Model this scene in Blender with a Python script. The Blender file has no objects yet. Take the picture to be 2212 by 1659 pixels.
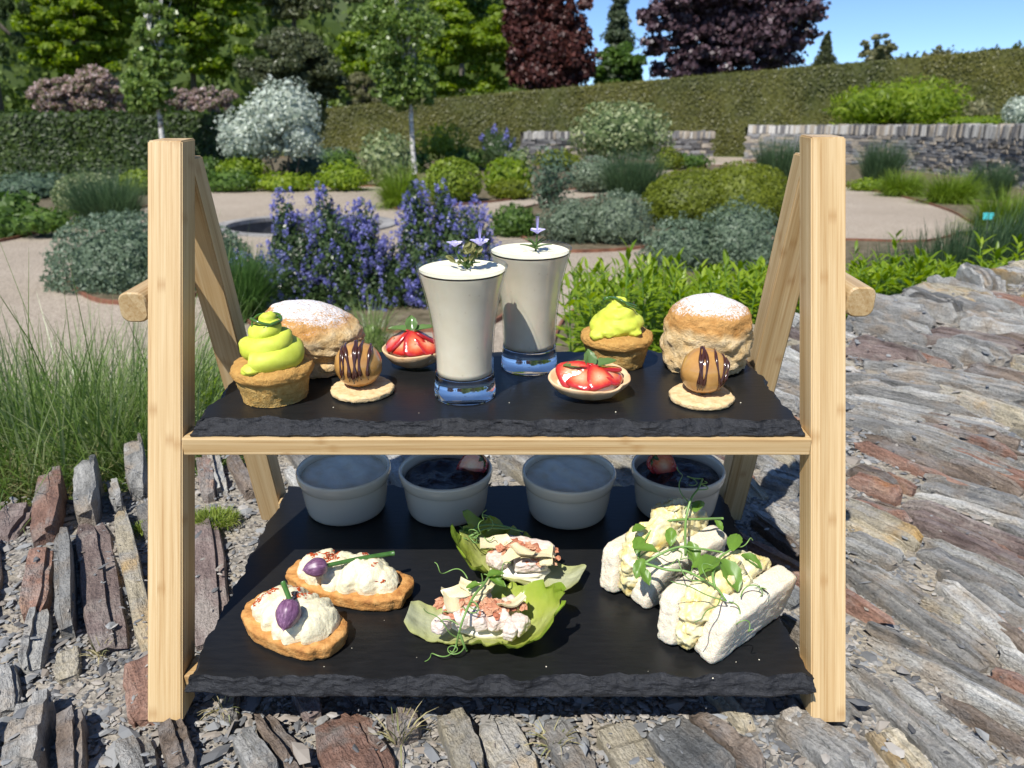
import bpy, math, random
import numpy as np
from mathutils import Matrix, Vector

# ------------------------------------------------------------------ camera, sky, sun, exposure
SC = bpy.context.scene
COL = SC.collection
R = math.radians
CAM_H = 1.2
PITCH = 18.6
FPX = 1661.0            # focal length for a picture 2212 wide
CX, CY = 1106.0, 829.5

cam = bpy.data.cameras.new('camera')
cam.sensor_width = 36.0
cam.lens = 36.0 * FPX / 2212.0
cam.clip_start = 0.02
cam.clip_end = 2000.0
cam.dof.use_dof = True
cam.dof.focus_distance = 0.52
cam.dof.aperture_fstop = 15.0
camo = bpy.data.objects.new('camera', cam)
camo.location = (0, 0, CAM_H)
camo.rotation_euler = (R(90 - PITCH), 0, 0)
COL.objects.link(camo)
SC.camera = camo

SUN_FROM = Vector((-0.354, -0.664, 1.0)).normalized()
w = bpy.data.worlds.new('World')
SC.world = w
w.use_nodes = True
wn = w.node_tree
bg = wn.nodes['Background']
sky = wn.nodes.new('ShaderNodeTexSky')
sky.sky_type = 'NISHITA'
sky.sun_disc = False
sky.sun_elevation = math.asin(SUN_FROM.z)
sky.sun_rotation = math.atan2(SUN_FROM.x, SUN_FROM.y)
sky.altitude = 3500
sky.air_density = 1.0
sky.dust_density = 0.0
sky.ozone_density = 6.5
wn.links.new(sky.outputs[0], bg.inputs[0])
bg.inputs[1].default_value = 0.118

sl = bpy.data.lights.new('sun', 'SUN')
sl.energy = 4.8
sl.angle = R(0.53)
sl.color = (1.0, 0.965, 0.905)
slo = bpy.data.objects.new('sun', sl)
slo.rotation_euler = (-SUN_FROM).to_track_quat('-Z', 'Y').to_euler()
slo.location = (-3, -5, 9)
COL.objects.link(slo)

SC.view_settings.view_transform = 'Standard'
SC.view_settings.look = 'None'
SC.view_settings.gamma = 1.0
SC.view_settings.use_curve_mapping = False
SC.view_settings.exposure = 0.50
SC.render.engine = 'CYCLES'
SC.cycles.max_bounces = 10
SC.cycles.transparent_max_bounces = 16
SC.cycles.transmission_bounces = 8
SC.cycles.glossy_bounces = 4
SC.cycles.diffuse_bounces = 3
SC.cycles.caustics_reflective = False
SC.cycles.caustics_refractive = False
SC.cycles.use_denoising = True
SC.cycles.sample_clamp_indirect = 6.0

# ------------------------------------------------------------------ geometry helpers
rng = np.random.default_rng(7)
random.seed(7)

def vnoise(P, seed=0):
    P = np.asarray(P, float)
    i = np.floor(P).astype(np.int64)
    f = P - i
    f = f * f * (3 - 2 * f)
    def h(ix, iy, iz):
        n = (ix * 374761393 + iy * 668265263 + iz * 2147483647 + seed * 974634777) & 0xffffffff
        n = ((n ^ (n >> 13)) * 1274126177) & 0xffffffff
        n = (n ^ (n >> 16)) & 0xffffff
        return n / float(0xffffff) * 2 - 1
    r = 0
    for dx in (0, 1):
        wx = f[:, 0] if dx else 1 - f[:, 0]
        for dy in (0, 1):
            wy = f[:, 1] if dy else 1 - f[:, 1]
            for dz in (0, 1):
                wz = f[:, 2] if dz else 1 - f[:, 2]
                r = r + wx * wy * wz * h(i[:, 0] + dx, i[:, 1] + dy, i[:, 2] + dz)
    return r

def fbm(P, octv=3, seed=0, gain=0.5):
    a, s, r = 1.0, 1.0, 0
    P = np.asarray(P, float)
    for k in range(octv):
        r = r + a * vnoise(P * s + 17.3 * k, seed + k)
        a *= gain; s *= 2.03
    return r

class MB:
    def __init__(self):
        self.v = []; self.f = []; self.m = []; self.n = 0
    def add(self, v, f, m=0):
        v = np.asarray(v, float).reshape(-1, 3)
        self.v.append(v)
        f = np.asarray(f, np.int64) if not isinstance(f, list) else f
        if isinstance(f, np.ndarray):
            self.f.append(f + self.n)
            self.m.append(np.full(len(f), m))
        else:
            byl = {}
            for q in f: byl.setdefault(len(q), []).append(q)
            for k, qs in byl.items():
                self.f.append(np.asarray(qs, np.int64) + self.n)
                self.m.append(np.full(len(qs), m))
        self.n += len(v)
        return self
    def mesh(self, name, mats, smooth=False):
        me = bpy.data.meshes.new(name)
        V = np.concatenate(self.v).astype(np.float32)
        me.vertices.add(len(V)); me.vertices.foreach_set('co', V.ravel())
        loops = np.concatenate([a.ravel() for a in self.f]).astype(np.int32)
        cnt = np.concatenate([np.full(len(a), a.shape[1]) for a in self.f]).astype(np.int32)
        start = np.concatenate(([0], np.cumsum(cnt)[:-1])).astype(np.int32)
        me.loops.add(len(loops)); me.loops.foreach_set('vertex_index', loops)
        me.polygons.add(len(cnt))
        me.polygons.foreach_set('loop_start', start)
        me.polygons.foreach_set('loop_total', cnt)
        me.polygons.foreach_set('material_index', np.concatenate(self.m).astype(np.int32))
        me.polygons.foreach_set('use_smooth', np.full(len(cnt), bool(smooth)))
        if not isinstance(mats, (list, tuple)): mats = [mats]
        for m in mats: me.materials.append(m)
        me.update(calc_edges=True)
        me.validate()
        return me
    def build(self, name, mats, parent=None, smooth=False, M=None):
        o = bpy.data.objects.new(name, self.mesh(name, mats, smooth))
        COL.objects.link(o)
        if parent is not None: o.parent = parent
        if M is not None:
            if parent is None: o.matrix_world = M
            else: o.matrix_local = M
        return o

def tag(o, label=None, cat=None, group=None, kind=None):
    if label: o['label'] = label
    if cat: o['category'] = cat
    if group: o['group'] = group
    if kind: o['kind'] = kind
    return o

def thing(name, label, cat, M=None, loc=None, rz=0.0, group=None):
    o = bpy.data.objects.new(name, None)
    o.empty_display_size = 0.05
    COL.objects.link(o)
    if M is not None: o.matrix_world = M
    if loc is not None:
        o.location = loc; o.rotation_euler = (0, 0, rz)
    return tag(o, label, cat, group)

def grid_faces(nu, nv, cu=False, cv=False):
    """quads of an nu x nv vertex grid (row-major, u outer)"""
    U = np.arange(nu if cu else nu - 1); V = np.arange(nv if cv else nv - 1)
    a, b = np.meshgrid(U, V, indexing='ij')
    a = a.ravel(); b = b.ravel()
    a1 = (a + 1) % nu; b1 = (b + 1) % nv
    return np.stack([a * nv + b, a1 * nv + b, a1 * nv + b1, a * nv + b1], 1)

def lathe(profile, n=48):
    """profile list of (r,z) from bottom to top"""
    p = np.asarray(profile, float)
    t = np.linspace(0, 2 * np.pi, n, endpoint=False)
    v = np.stack([np.outer(p[:, 0], np.cos(t)), np.outer(p[:, 0], np.sin(t)), np.repeat(p[:, 1:2], n, 1)], 2)
    f = grid_faces(len(p), n, False, True)
    return v.reshape(-1, 3), f[:, ::-1]

def smooth_profile(pts, k=6):
    p = np.asarray(pts, float)
    return catmull(p, k)

def catmull(p, k=6):
    p = np.asarray(p, float)
    q = np.vstack([2 * p[0] - p[1], p, 2 * p[-1] - p[-2]])
    out = []
    for i in range(1, len(q) - 2):
        for s in np.linspace(0, 1, k, endpoint=False):
            s2, s3 = s * s, s * s * s
            out.append(0.5 * ((2 * q[i]) + (-q[i-1] + q[i+1]) * s + (2*q[i-1] - 5*q[i] + 4*q[i+1] - q[i+2]) * s2
                              + (-q[i-1] + 3*q[i] - 3*q[i+1] + q[i+2]) * s3))
    out.append(p[-1])
    return np.array(out)

def tube(pts, r0, r1=None, sides=6, k=4, prof=None):
    p = catmull(pts, k) if k > 1 else np.asarray(pts, float)
    n = len(p)
    if r1 is None: r1 = r0
    rr = np.linspace(r0, r1, n)
    if prof is not None: rr = rr * prof(np.linspace(0, 1, n))
    t = np.gradient(p, axis=0)
    t /= np.linalg.norm(t, axis=1)[:, None] + 1e-12
    up = np.array([0, 0, 1.0]) if abs(t[0, 2]) < 0.9 else np.array([1.0, 0, 0])
    a = np.cross(t[0], up); a /= np.linalg.norm(a)
    A = [a]
    for i in range(1, n):
        a = A[-1] - t[i] * np.dot(A[-1], t[i])
        a /= np.linalg.norm(a) + 1e-12
        A.append(a)
    A = np.array(A); B = np.cross(t, A)
    th = np.linspace(0, 2 * np.pi, sides, endpoint=False)
    v = p[:, None, :] + rr[:, None, None] * (A[:, None, :] * np.cos(th)[None, :, None] + B[:, None, :] * np.sin(th)[None, :, None])
    v = v.reshape(-1, 3)
    f = grid_faces(n, sides, False, True)
    f = [tuple(q) for q in f]
    f.append(tuple(range(sides))[::-1]); f.append(tuple((n - 1) * sides + i for i in range(sides)))
    return v, f

def uvsphere(nu=20, nv=28):
    th = np.linspace(0, np.pi, nu)
    ph = np.linspace(0, 2 * np.pi, nv, endpoint=False)
    v = np.stack([np.outer(np.sin(th), np.cos(ph)), np.outer(np.sin(th), np.sin(ph)), np.repeat(np.cos(th)[:, None], nv, 1)], 2)
    return v.reshape(-1, 3), grid_faces(nu, nv, False, True)

def blob(c, r, amp=0.1, freq=2.0, seed=0, nu=16, nv=22, octv=2):
    v, f = uvsphere(nu, nv)
    v = v * (1 + amp * fbm(v * freq + seed * 3.1, octv, seed))[:, None]
    return v * np.asarray(r, float) + np.asarray(c, float), f

def rot2(v, a):
    c, s = math.cos(a), math.sin(a)
    w_ = np.array(v, float)
    x = w_[:, 0] * c - w_[:, 1] * s
    w_[:, 1] = w_[:, 0] * s + w_[:, 1] * c
    w_[:, 0] = x
    return w_

def box(x0, x1, y0, y1, z0, z1, bev=0.0):
    if bev <= 0:
        v = [(x, y, z) for x in (x0, x1) for y in (y0, y1) for z in (z0, z1)]
        f = [(0, 1, 3, 2), (4, 6, 7, 5), (0, 4, 5, 1), (2, 3, 7, 6), (0, 2, 6, 4), (1, 5, 7, 3)]
        return v, f
    import bmesh
    bm = bmesh.new()
    r = bmesh.ops.create_cube(bm, size=1.0)
    for q in bm.verts:
        q.co = ((x0 + x1) / 2 + q.co.x * (x1 - x0), (y0 + y1) / 2 + q.co.y * (y1 - y0), (z0 + z1) / 2 + q.co.z * (z1 - z0))
    bmesh.ops.bevel(bm, geom=list(bm.edges), offset=bev, segments=2, affect='EDGES', profile=0.5)
    v, f = bm_out(bm); return v, f

def bm_out(bm):
    bm.verts.index_update()
    v = np.array([q.co[:] for q in bm.verts]); f = [tuple(q.index for q in p.verts) for p in bm.faces]
    bm.free()
    return v, f

def slab(outline, th, bev=0.002, rings=4, amp=0.0, freq=200.0, seed=0, top_amp=None, side=4):
    """closed slab from an outline (n,2) around the origin, z from 0 to th, noisy"""
    o = np.asarray(outline, float); n = len(o)
    rad = np.linalg.norm(o, axis=1)[:, None]
    def ins(d): return o * np.clip((rad - d) / rad, 0, 1)
    L = []
    for k in range(rings): L.append((o * (k / rings) * 0.98, 0.0))
    L[0] = (o * 0.02, 0.0)
    L.append((ins(bev), 0.0))
    for k in range(side):
        q = (k + 0.5) / side
        L.append((o, bev * 0.6 + q * (th - bev * 1.2)))
    L.append((ins(bev), th))
    for k in range(rings - 1, -1, -1): L.append((o * max(k / rings * 0.98, 0.02), th))
    v = np.concatenate([np.hstack([q, np.full((n, 1), z)]) for q, z in L])
    if amp > 0:
        nz = np.stack([fbm(v * freq, 3, seed), fbm(v * freq + 31, 3, seed + 5), fbm(v * freq + 57, 3, seed + 9)], 1)
        v = v + nz * amp
        v[:, 2] = np.maximum(v[:, 2], 0)
    f = grid_faces(len(L), n, False, True)[:, ::-1]
    f = [tuple(q) for q in f]
    f.append(tuple(range(n))[::-1][::-1]); f.append(tuple((len(L) - 1) * n + i for i in range(n))[::-1])
    return v, f

def ellipse(a, b, n=48, p=2.0, amp=0.0, freq=3.0, seed=0):
    t = np.linspace(0, 2 * np.pi, n, endpoint=False)
    c, s = np.cos(t), np.sin(t)
    x = np.sign(c) * np.abs(c) ** (2 / p); y = np.sign(s) * np.abs(s) ** (2 / p)
    k = 1 + amp * fbm(np.stack([c * freq, s * freq, c * 0 + seed], 1), 2, seed)
    return np.stack([a * x * k, b * y * k], 1)

# frame of the stand (slates lie 3.4 degrees up to the back)
PS = 22.0
cS, sS = math.cos(R(PS)), math.sin(R(PS))
SM = Matrix.Translation((0, 0, CAM_H)) @ Matrix.Rotation(R(PS - PITCH), 4, 'X')
cW, sW = math.cos(R(PITCH)), math.sin(R(PITCH))
ZU, ZL = -0.204, -0.3424         # top faces of the two slates in that frame
FOOT = -0.3816

def SP(px, py, z):
    """point of the stand frame at height z seen at (px,py) of the 2212 px picture"""
    a = R(PS) + math.atan((py - CY) / FPX)
    y = -z / math.tan(a)
    d = y * cS - z * sS
    return Vector(((px - CX) / FPX * d, y, z))

def GP(px, py, z=0.0):
    """point of the garden at height z seen at (px,py)"""
    a = R(PITCH) + math.atan((py - CY) / FPX)
    h = CAM_H - z
    y = h / math.tan(a)
    d = y * cW + h * sW
    return np.array([(px - CX) / FPX * d, y, z])

def AT(px, py, Y):
    """point at forward distance Y seen at (px,py)"""
    a = R(PITCH) + math.atan((py - CY) / FPX)
    z = CAM_H - Y * math.tan(a)
    d = Y * cW + (CAM_H - z) * sW
    return np.array([(px - CX) / FPX * d, Y, z])

# ------------------------------------------------------------------ material helpers
def newmat(name):
    m = bpy.data.materials.new(name)
    m.use_nodes = True
    nt = m.node_tree
    return m, nt, nt.nodes['Principled BSDF'], nt.nodes['Material Output']

def nd(nt, t, **kw):
    n = nt.nodes.new(t)
    for k, v in kw.items():
        if hasattr(n, k): setattr(n, k, v)
        else: n.inputs[k].default_value = v
    return n

def ramp(nt, stops, fac=None, interp='LINEAR'):
    r = nt.nodes.new('ShaderNodeValToRGB')
    e = r.color_ramp.elements
    r.color_ramp.interpolation = interp
    while len(e) < len(stops): e.new(0.5)
    for el, (p, c) in zip(e, stops):
        el.position = p
        el.color = (c[0], c[1], c[2], 1.0) if len(c) == 3 else c
    if fac is not None: nt.links.new(fac, r.inputs[0])
    return r

def coords(nt, kind='Object', scale=(1, 1, 1), rot=(0, 0, 0), loc=(0, 0, 0)):
    tc = nt.nodes.new('ShaderNodeTexCoord')
    mp = nt.nodes.new('ShaderNodeMapping')
    mp.inputs['Scale'].default_value = scale
    mp.inputs['Rotation'].default_value = rot
    mp.inputs['Location'].default_value = loc
    nt.links.new(tc.outputs[kind], mp.inputs[0])
    return mp.outputs[0]

def noise(nt, vec, scale, detail=4, rough=0.55, dist=0.0):
    n = nt.nodes.new('ShaderNodeTexNoise')
    n.inputs['Scale'].default_value = scale
    n.inputs['Detail'].default_value = detail
    n.inputs['Roughness'].default_value = rough
    n.inputs['Distortion'].default_value = dist
    nt.links.new(vec, n.inputs['Vector'])
    return n.outputs[0]

def mixc(nt, fac, a, b, mode='MIX'):
    m = nt.nodes.new('ShaderNodeMix')
    m.data_type = 'RGBA'; m.blend_type = mode
    for v, i in ((fac, 0), (a, 6), (b, 7)):
        if hasattr(v, 'is_linked') or isinstance(v, bpy.types.NodeSocket): nt.links.new(v, m.inputs[i])
        else: m.inputs[i].default_value = v if i == 0 else (v[0], v[1], v[2], 1)
    return m.outputs[2]

def math_(nt, op, a, b=0.0, c=None, clamp=False):
    m = nt.nodes.new('ShaderNodeMath'); m.operation = op; m.use_clamp = clamp
    for v, i in ((a, 0), (b, 1), (c, 2)):
        if v is None: continue
        if isinstance(v, bpy.types.NodeSocket): nt.links.new(v, m.inputs[i])
        else: m.inputs[i].default_value = v
    return m.outputs[0]

def bump(nt, bsdf, h, strength=0.5, dist=0.001):
    b = nt.nodes.new('ShaderNodeBump')
    b.inputs['Strength'].default_value = strength
    b.inputs['Distance'].default_value = dist
    nt.links.new(h, b.inputs['Height'])
    nt.links.new(b.outputs[0], bsdf.inputs['Normal'])
    return b

def noisy(name, cols, scale, rough=0.6, bscale=None, bstr=0.4, bdist=0.001, stretch=(1, 1, 1), sss=0.0, sss_r=0.004,
          coat=0.0, spec=0.5, detail=5, lo=0.3, hi=0.7, coord='Object', rnd=0.0):
    m, nt, b, out = newmat(name)
    v = coords(nt, coord, stretch)
    n = noise(nt, v, scale, detail, 0.6)
    k = len(cols)
    r = ramp(nt, [(lo + (hi - lo) * i / max(k - 1, 1), c) for i, c in enumerate(cols)], n)
    c = r.outputs[0]
    if rnd > 0:
        oi = nt.nodes.new('ShaderNodeObjectInfo')
        hs = nt.nodes.new('ShaderNodeHueSaturation')
        nt.links.new(c, hs.inputs['Color'])
        nt.links.new(math_(nt, 'MULTIPLY_ADD', oi.outputs['Random'], rnd * 2, 1 - rnd), hs.inputs['Value'])
        c = hs.outputs[0]
    nt.links.new(c, b.inputs['Base Color'])
    b.inputs['Roughness'].default_value = rough
    b.inputs['Specular IOR Level'].default_value = spec
    if sss > 0:
        b.inputs['Subsurface Weight'].default_value = sss
        b.inputs['Subsurface Radius'].default_value = (1.0, 0.7, 0.4)
        b.inputs['Subsurface Scale'].default_value = sss_r
    if coat > 0:
        b.inputs['Coat Weight'].default_value = coat
        b.inputs['Coat Roughness'].default_value = 0.08
    if bscale:
        bump(nt, b, noise(nt, v, bscale, 5, 0.6), bstr, bdist)
    return m

def leafmat(name, cols, trans=0.35, rough=0.5, spec=0.4, pos=None, patch=None):
    """leaf colour picked at random leaf by leaf, light shining through"""
    m, nt, b, out = newmat(name)
    g = nt.nodes.new('ShaderNodeNewGeometry')
    k = len(cols)
    pos = pos or [i / max(k - 1, 1) for i in range(k)]
    r = ramp(nt, list(zip(pos, cols)), g.outputs['Random Per Island'])
    col = r.outputs[0]
    if patch:
        pn = noise(nt, coords(nt), patch[0], 4, 0.6)
        col = mixc(nt, 1.0, col, ramp(nt, [(0.32, patch[1]), (0.68, patch[2])], pn).outputs[0], 'MULTIPLY')
    nt.links.new(col, b.inputs['Base Color'])
    b.inputs['Roughness'].default_value = rough
    b.inputs['Specular IOR Level'].default_value = spec
    if trans > 0:
        t = nt.nodes.new('ShaderNodeBsdfTranslucent')
        hs = nt.nodes.new('ShaderNodeHueSaturation')
        hs.inputs['Saturation'].default_value = 1.1; hs.inputs['Value'].default_value = 1.3
        nt.links.new(col, hs.inputs['Color'])
        nt.links.new(hs.outputs[0], t.inputs['Color'])
        mx = nt.nodes.new('ShaderNodeMixShader')
        mx.inputs[0].default_value = trans
        nt.links.new(b.outputs[0], mx.inputs[1]); nt.links.new(t.outputs[0], mx.inputs[2])
        nt.links.new(mx.outputs[0], out.inputs[0])
    return m

def plain(name, c, rough=0.5, spec=0.5, **kw):
    m, nt, b, out = newmat(name)
    b.inputs['Base Color'].default_value = (*c, 1)
    b.inputs['Roughness'].default_value = rough
    b.inputs['Specular IOR Level'].default_value = spec
    for k, v in kw.items(): b.inputs[k].default_value = v
    return m
# ------------------------------------------------------------------ the setting: ground, paths, beds
def sheet(name, pts, z, mat, kind='structure'):
    v = [(p[0], p[1], z) for p in pts]
    mb = MB().add(v, [tuple(range(len(v)))])
    o = mb.build(name, mat)
    if kind: tag(o, kind=kind)
    return o

def soilmat(name, cols, sc):
    return noisy(name, cols, sc, 0.95, bscale=sc * 4, bstr=0.6, bdist=0.01, spec=0.1)
M_ground = soilmat('mat_ground', [(0.05, 0.07, 0.02), (0.08, 0.10, 0.03), (0.10, 0.09, 0.04)], 1.5)
M_soil = soilmat('mat_soil', [(0.06, 0.05, 0.03), (0.12, 0.10, 0.065), (0.18, 0.15, 0.105)], 9)
def pathmat():
    m, nt, b, out = newmat('mat_path')
    v = coords(nt)
    big = noise(nt, v, 0.5, 4, 0.6)
    fine = noise(nt, v, 70, 3, 0.7)
    c1 = ramp(nt, [(0.3, (0.325, 0.275, 0.215)), (0.7, (0.42, 0.36, 0.29))], big)
    c2 = ramp(nt, [(0.35, (0.45, 0.42, 0.4)), (0.55, (1, 1, 1)), (0.7, (1.25, 1.2, 1.15))], fine)
    nt.links.new(mixc(nt, 1.0, c1.outputs[0], c2.outputs[0], 'MULTIPLY'), b.inputs['Base Color'])
    b.inputs['Roughness'].default_value = 0.95
    b.inputs['Specular IOR Level'].default_value = 0.15
    bump(nt, b, fine, 0.7, 0.01)
    return m
M_path = pathmat()

PC = np.array([-2.60, 9.85]); PR = 0.98
def ringed(name, pts, z, mat):
    """outline with a round hole for the basin (two halves, so no face overlaps)"""
    import bmesh
    from mathutils.geometry import tessellate_polygon
    hole = [(PC[0] + (PR + 0.08) * math.cos(t), PC[1] + (PR + 0.08) * math.sin(t)) for t in np.linspace(0, 2 * np.pi, 48, endpoint=False)]
    loops = [[Vector((p[0], p[1], 0)) for p in pts], [Vector((p[0], p[1], 0)) for p in hole]]
    v = [(p[0], p[1], z) for l in (pts, hole) for p in l]
    f = [tuple(t) for t in tessellate_polygon(loops)]
    f = [t if (v[t[1]][0]-v[t[0]][0])*(v[t[2]][1]-v[t[0]][1])-(v[t[1]][1]-v[t[0]][1])*(v[t[2]][0]-v[t[0]][0]) > 0 else t[::-1] for t in f]
    return tag(MB().add(v, f).build(name, mat), kind='structure')
ringed('ground', [(-400, -60), (400, -60), (400, 600), (-400, 600)], 0.0, M_ground)
ringed('path', [(-14, 2.2), (14, 2.2), (16, 15), (12, 30), (4, 34), (-6, 24), (-14, 20)], 0.004, M_path)

BEDS = {
 'far_left': [(-300, 575), (0, 524), (70, 508), (150, 493), (260, 463), (420, 422), (480, 413), (620, 406), (830, 403), (905, 398), (850, 345), (600, 340), (-300, 340)],
 'centre': [(830, 447), (870, 454), (930, 450), (1060, 438), (1150, 426), (1200, 413), (1290, 405), (1400, 381), (1440, 354), (1300, 345), (1100, 345), (930, 350), (850, 395)],
 'middle': [(1065, 474), (1140, 522), (1210, 546), (1400, 536), (1480, 502), (1715, 506), (1745, 420), (1640, 362), (1485, 362), (1420, 402), (1290, 427), (1150, 447)],
 'near': [(1180, 790), (1225, 690), (1325, 632), (1400, 592), (1480, 547), (1720, 522), (1850, 522), (2000, 524), (2120, 503), (2400, 520), (2600, 800), (1900, 900)],
 'blue': [(505, 688), (560, 650), (640, 622), (820, 605), (1000, 612), (1075, 640), (1085, 690), (980, 716), (700, 720), (570, 708)],
 'silver': [(150, 620), (180, 570), (260, 540), (420, 530), (510, 572), (512, 600), (430, 640), (330, 656), (215, 655)],
 'right': [(1800, 398), (1830, 404), (1950, 427), (2050, 457), (2110, 487), (2212, 497), (2600, 482), (2600, 348), (1700, 347), (1640, 352)],
}
M_rust = noisy('mat_rust', [(0.10, 0.035, 0.02), (0.19, 0.075, 0.04), (0.26, 0.12, 0.07)], 9, 0.85, 60, 0.4, 0.002)
EDGE_LABEL = {
 'far_left': 'rusty steel edging along the bed in front of the left hedge',
 'centre': 'rusty steel edging round the bed with the round yellow-green ball',
 'middle': 'rusty steel edging round the bed of the big olive green mound',
 'near': 'rusty steel edging of the bed right behind the stone wall',
 'blue': 'rusty steel edging round the bed of blue flowering bushes',
 'silver': 'rusty steel edging round the bed of the left silver mound',
 'right': 'rusty steel edging below the long curved stone wall',
}
for nm, pl in BEDS.items():
    P = np.array([GP(x, y)[:2] for x, y in pl])
    n = len(P)
    P = np.concatenate([catmull(np.vstack([P, P[:1]]), 5)[:-1]])
    o = sheet('planting_bed', P, 0.012, M_soil)
    # thin steel strip standing round the bed
    t = np.roll(P, -1, 0) - np.roll(P, 1, 0)
    t /= np.linalg.norm(t, axis=1)[:, None] + 1e-9
    nr = np.stack([t[:, 1], -t[:, 0]], 1) * 0.008
    m = len(P)
    rows = []
    for q, z in ((P + nr, 0.0), (P + nr, 0.035), (P - nr, 0.035), (P - nr, 0.0)):
        rows.append(np.hstack([q, np.full((m, 1), z)]))
    v = np.concatenate(rows)
    e = MB().add(v, grid_faces(4, m, False, True)).build('bed_edging', M_rust)
    tag(e, EDGE_LABEL[nm], 'edging', 'steel edging of the beds')

# ------------------------------------------------------------------ slate wall under the stand
BZ = FOOT - 0.009                        # bed of the wall top in the stand frame
WO = np.array([-0.46, 0.70]); WB = np.array([0.868, 0.496]); WA = np.array([0.496, -0.868])
def bedz(X, Y):                          # world height of the wall top
    return CAM_H + (BZ / math.cos(R(PS - PITCH))) + math.tan(R(PS - PITCH)) * Y

def stonemat(name, cols, streak, spot=None):
    m, nt, b, out = newmat(name)
    v = coords(nt, 'Object', (20, 75, 60))
    v2 = coords(nt, 'Object', (1, 1, 1))
    oi = nt.nodes.new('ShaderNodeObjectInfo')
    ad = nt.nodes.new('ShaderNodeVectorMath'); ad.operation = 'ADD'
    sc_ = nt.nodes.new('ShaderNodeVectorMath'); sc_.operation = 'SCALE'
    nt.links.new(oi.outputs['Location'], sc_.inputs[0]); sc_.inputs['Scale'].default_value = 37.0
    nt.links.new(v2, ad.inputs[0]); nt.links.new(sc_.outputs[0], ad.inputs[1])
    ad1 = nt.nodes.new('ShaderNodeVectorMath'); ad1.operation = 'ADD'
    nt.links.new(v, ad1.inputs[0]); nt.links.new(sc_.outputs[0], ad1.inputs[1])
    lam = noise(nt, ad1.outputs[0], 1.0, 6, 0.65)
    pat = noise(nt, ad.outputs[0], 22, 5, 0.65)
    fine = noise(nt, ad.outputs[0], 420, 4, 0.7)
    k = len(cols)
    base = ramp(nt, [(0.3 + 0.4 * i / (k - 1), c) for i, c in enumerate(cols)], lam)
    c = mixc(nt, ramp(nt, [(0.48, (0, 0, 0)), (0.62, (1, 1, 1))], pat).outputs[0], base.outputs[0], streak)
    if spot:
        p2 = noise(nt, ad.outputs[0], 11, 4, 0.6)
        c = mixc(nt, ramp(nt, [(0.55, (0, 0, 0)), (0.66, (1, 1, 1))], p2).outputs[0], c, spot)
    hs = nt.nodes.new('ShaderNodeHueSaturation')
    nt.links.new(c, hs.inputs['Color'])
    nt.links.new(math_(nt, 'MULTIPLY_ADD', oi.outputs['Random'], 0.5, 0.75), hs.inputs['Value'])
    c2 = mixc(nt, 1.0, hs.outputs[0], ramp(nt, [(0.3, (0.62, 0.62, 0.62)), (0.6, (1.15, 1.15, 1.15))], fine).outputs[0], 'MULTIPLY')
    nt.links.new(c2, b.inputs['Base Color'])
    b.inputs['Roughness'].default_value = 0.62
    b.inputs['Specular IOR Level'].default_value = 0.35
    hh = math_(nt, 'MULTIPLY_ADD', fine, 0.35, lam)
    bump(nt, b, hh, 1.0, 0.007)
    return m
STONE = {
 'grey': stonemat('mat_slate_grey', [(0.10, 0.10, 0.095), (0.235, 0.23, 0.215), (0.37, 0.36, 0.335)], (0.25, 0.21, 0.165)),
 'pale': stonemat('mat_slate_pale', [(0.21, 0.205, 0.195), (0.37, 0.365, 0.34), (0.52, 0.505, 0.47)], (0.31, 0.27, 0.22)),
 'purple': stonemat('mat_slate_purple', [(0.095, 0.068, 0.063), (0.18, 0.135, 0.12), (0.26, 0.205, 0.185)], (0.25, 0.215, 0.19)),
 'rust': stonemat('mat_slate_rust', [(0.13, 0.075, 0.058), (0.25, 0.14, 0.10), (0.34, 0.23, 0.18)], (0.27, 0.24, 0.215), (0.36, 0.17, 0.075)),
 'ochre': stonemat('mat_slate_ochre', [(0.21, 0.19, 0.145), (0.36, 0.315, 0.225), (0.45, 0.40, 0.31)], (0.31, 0.295, 0.265), (0.43, 0.29, 0.12)),
 'brown': stonemat('mat_slate_brown', [(0.085, 0.065, 0.05), (0.17, 0.13, 0.10), (0.27, 0.22, 0.175)], (0.22, 0.20, 0.185)),
 'dark': stonemat('mat_slate_dark', [(0.065, 0.067, 0.067), (0.14, 0.143, 0.14), (0.23, 0.23, 0.22)], (0.17, 0.155, 0.135)),
}
def gritmat():
    m, nt, b, out = newmat('mat_grit')
    v = coords(nt)
    vo = nd(nt, 'ShaderNodeTexVoronoi'); vo.inputs['Scale'].default_value = 260
    nt.links.new(v, vo.inputs['Vector'])
    wn_ = nt.nodes.new('ShaderNodeSeparateColor'); nt.links.new(vo.outputs['Color'], wn_.inputs[0])
    r = ramp(nt, [(0.0, (0.09, 0.085, 0.08)), (0.5, (0.22, 0.205, 0.18)), (1.0, (0.36, 0.33, 0.29))], wn_.outputs[0])
    big = noise(nt, v, 14, 5, 0.65)
    c = mixc(nt, ramp(nt, [(0.42, (0, 0, 0)), (0.62, (1, 1, 1))], big).outputs[0], r.outputs[0], (0.30, 0.265, 0.21))
    nt.links.new(c, b.inputs['Base Color'])
    b.inputs['Roughness'].default_value = 0.9
    b.inputs['Specular IOR Level'].default_value = 0.2
    bump(nt, b, math_(nt, 'MULTIPLY_ADD', noise(nt, v, 500, 4), 0.6, vo.outputs['Distance']), 0.8, 0.003)
    return m
M_grit = gritmat()

wall = thing('stone_wall', 'low dry stone wall of grey and rust slates set on edge, under the wooden stand', 'stone wall',
             M=SM @ Matrix.Translation((0, 0.7, BZ)))
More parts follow.
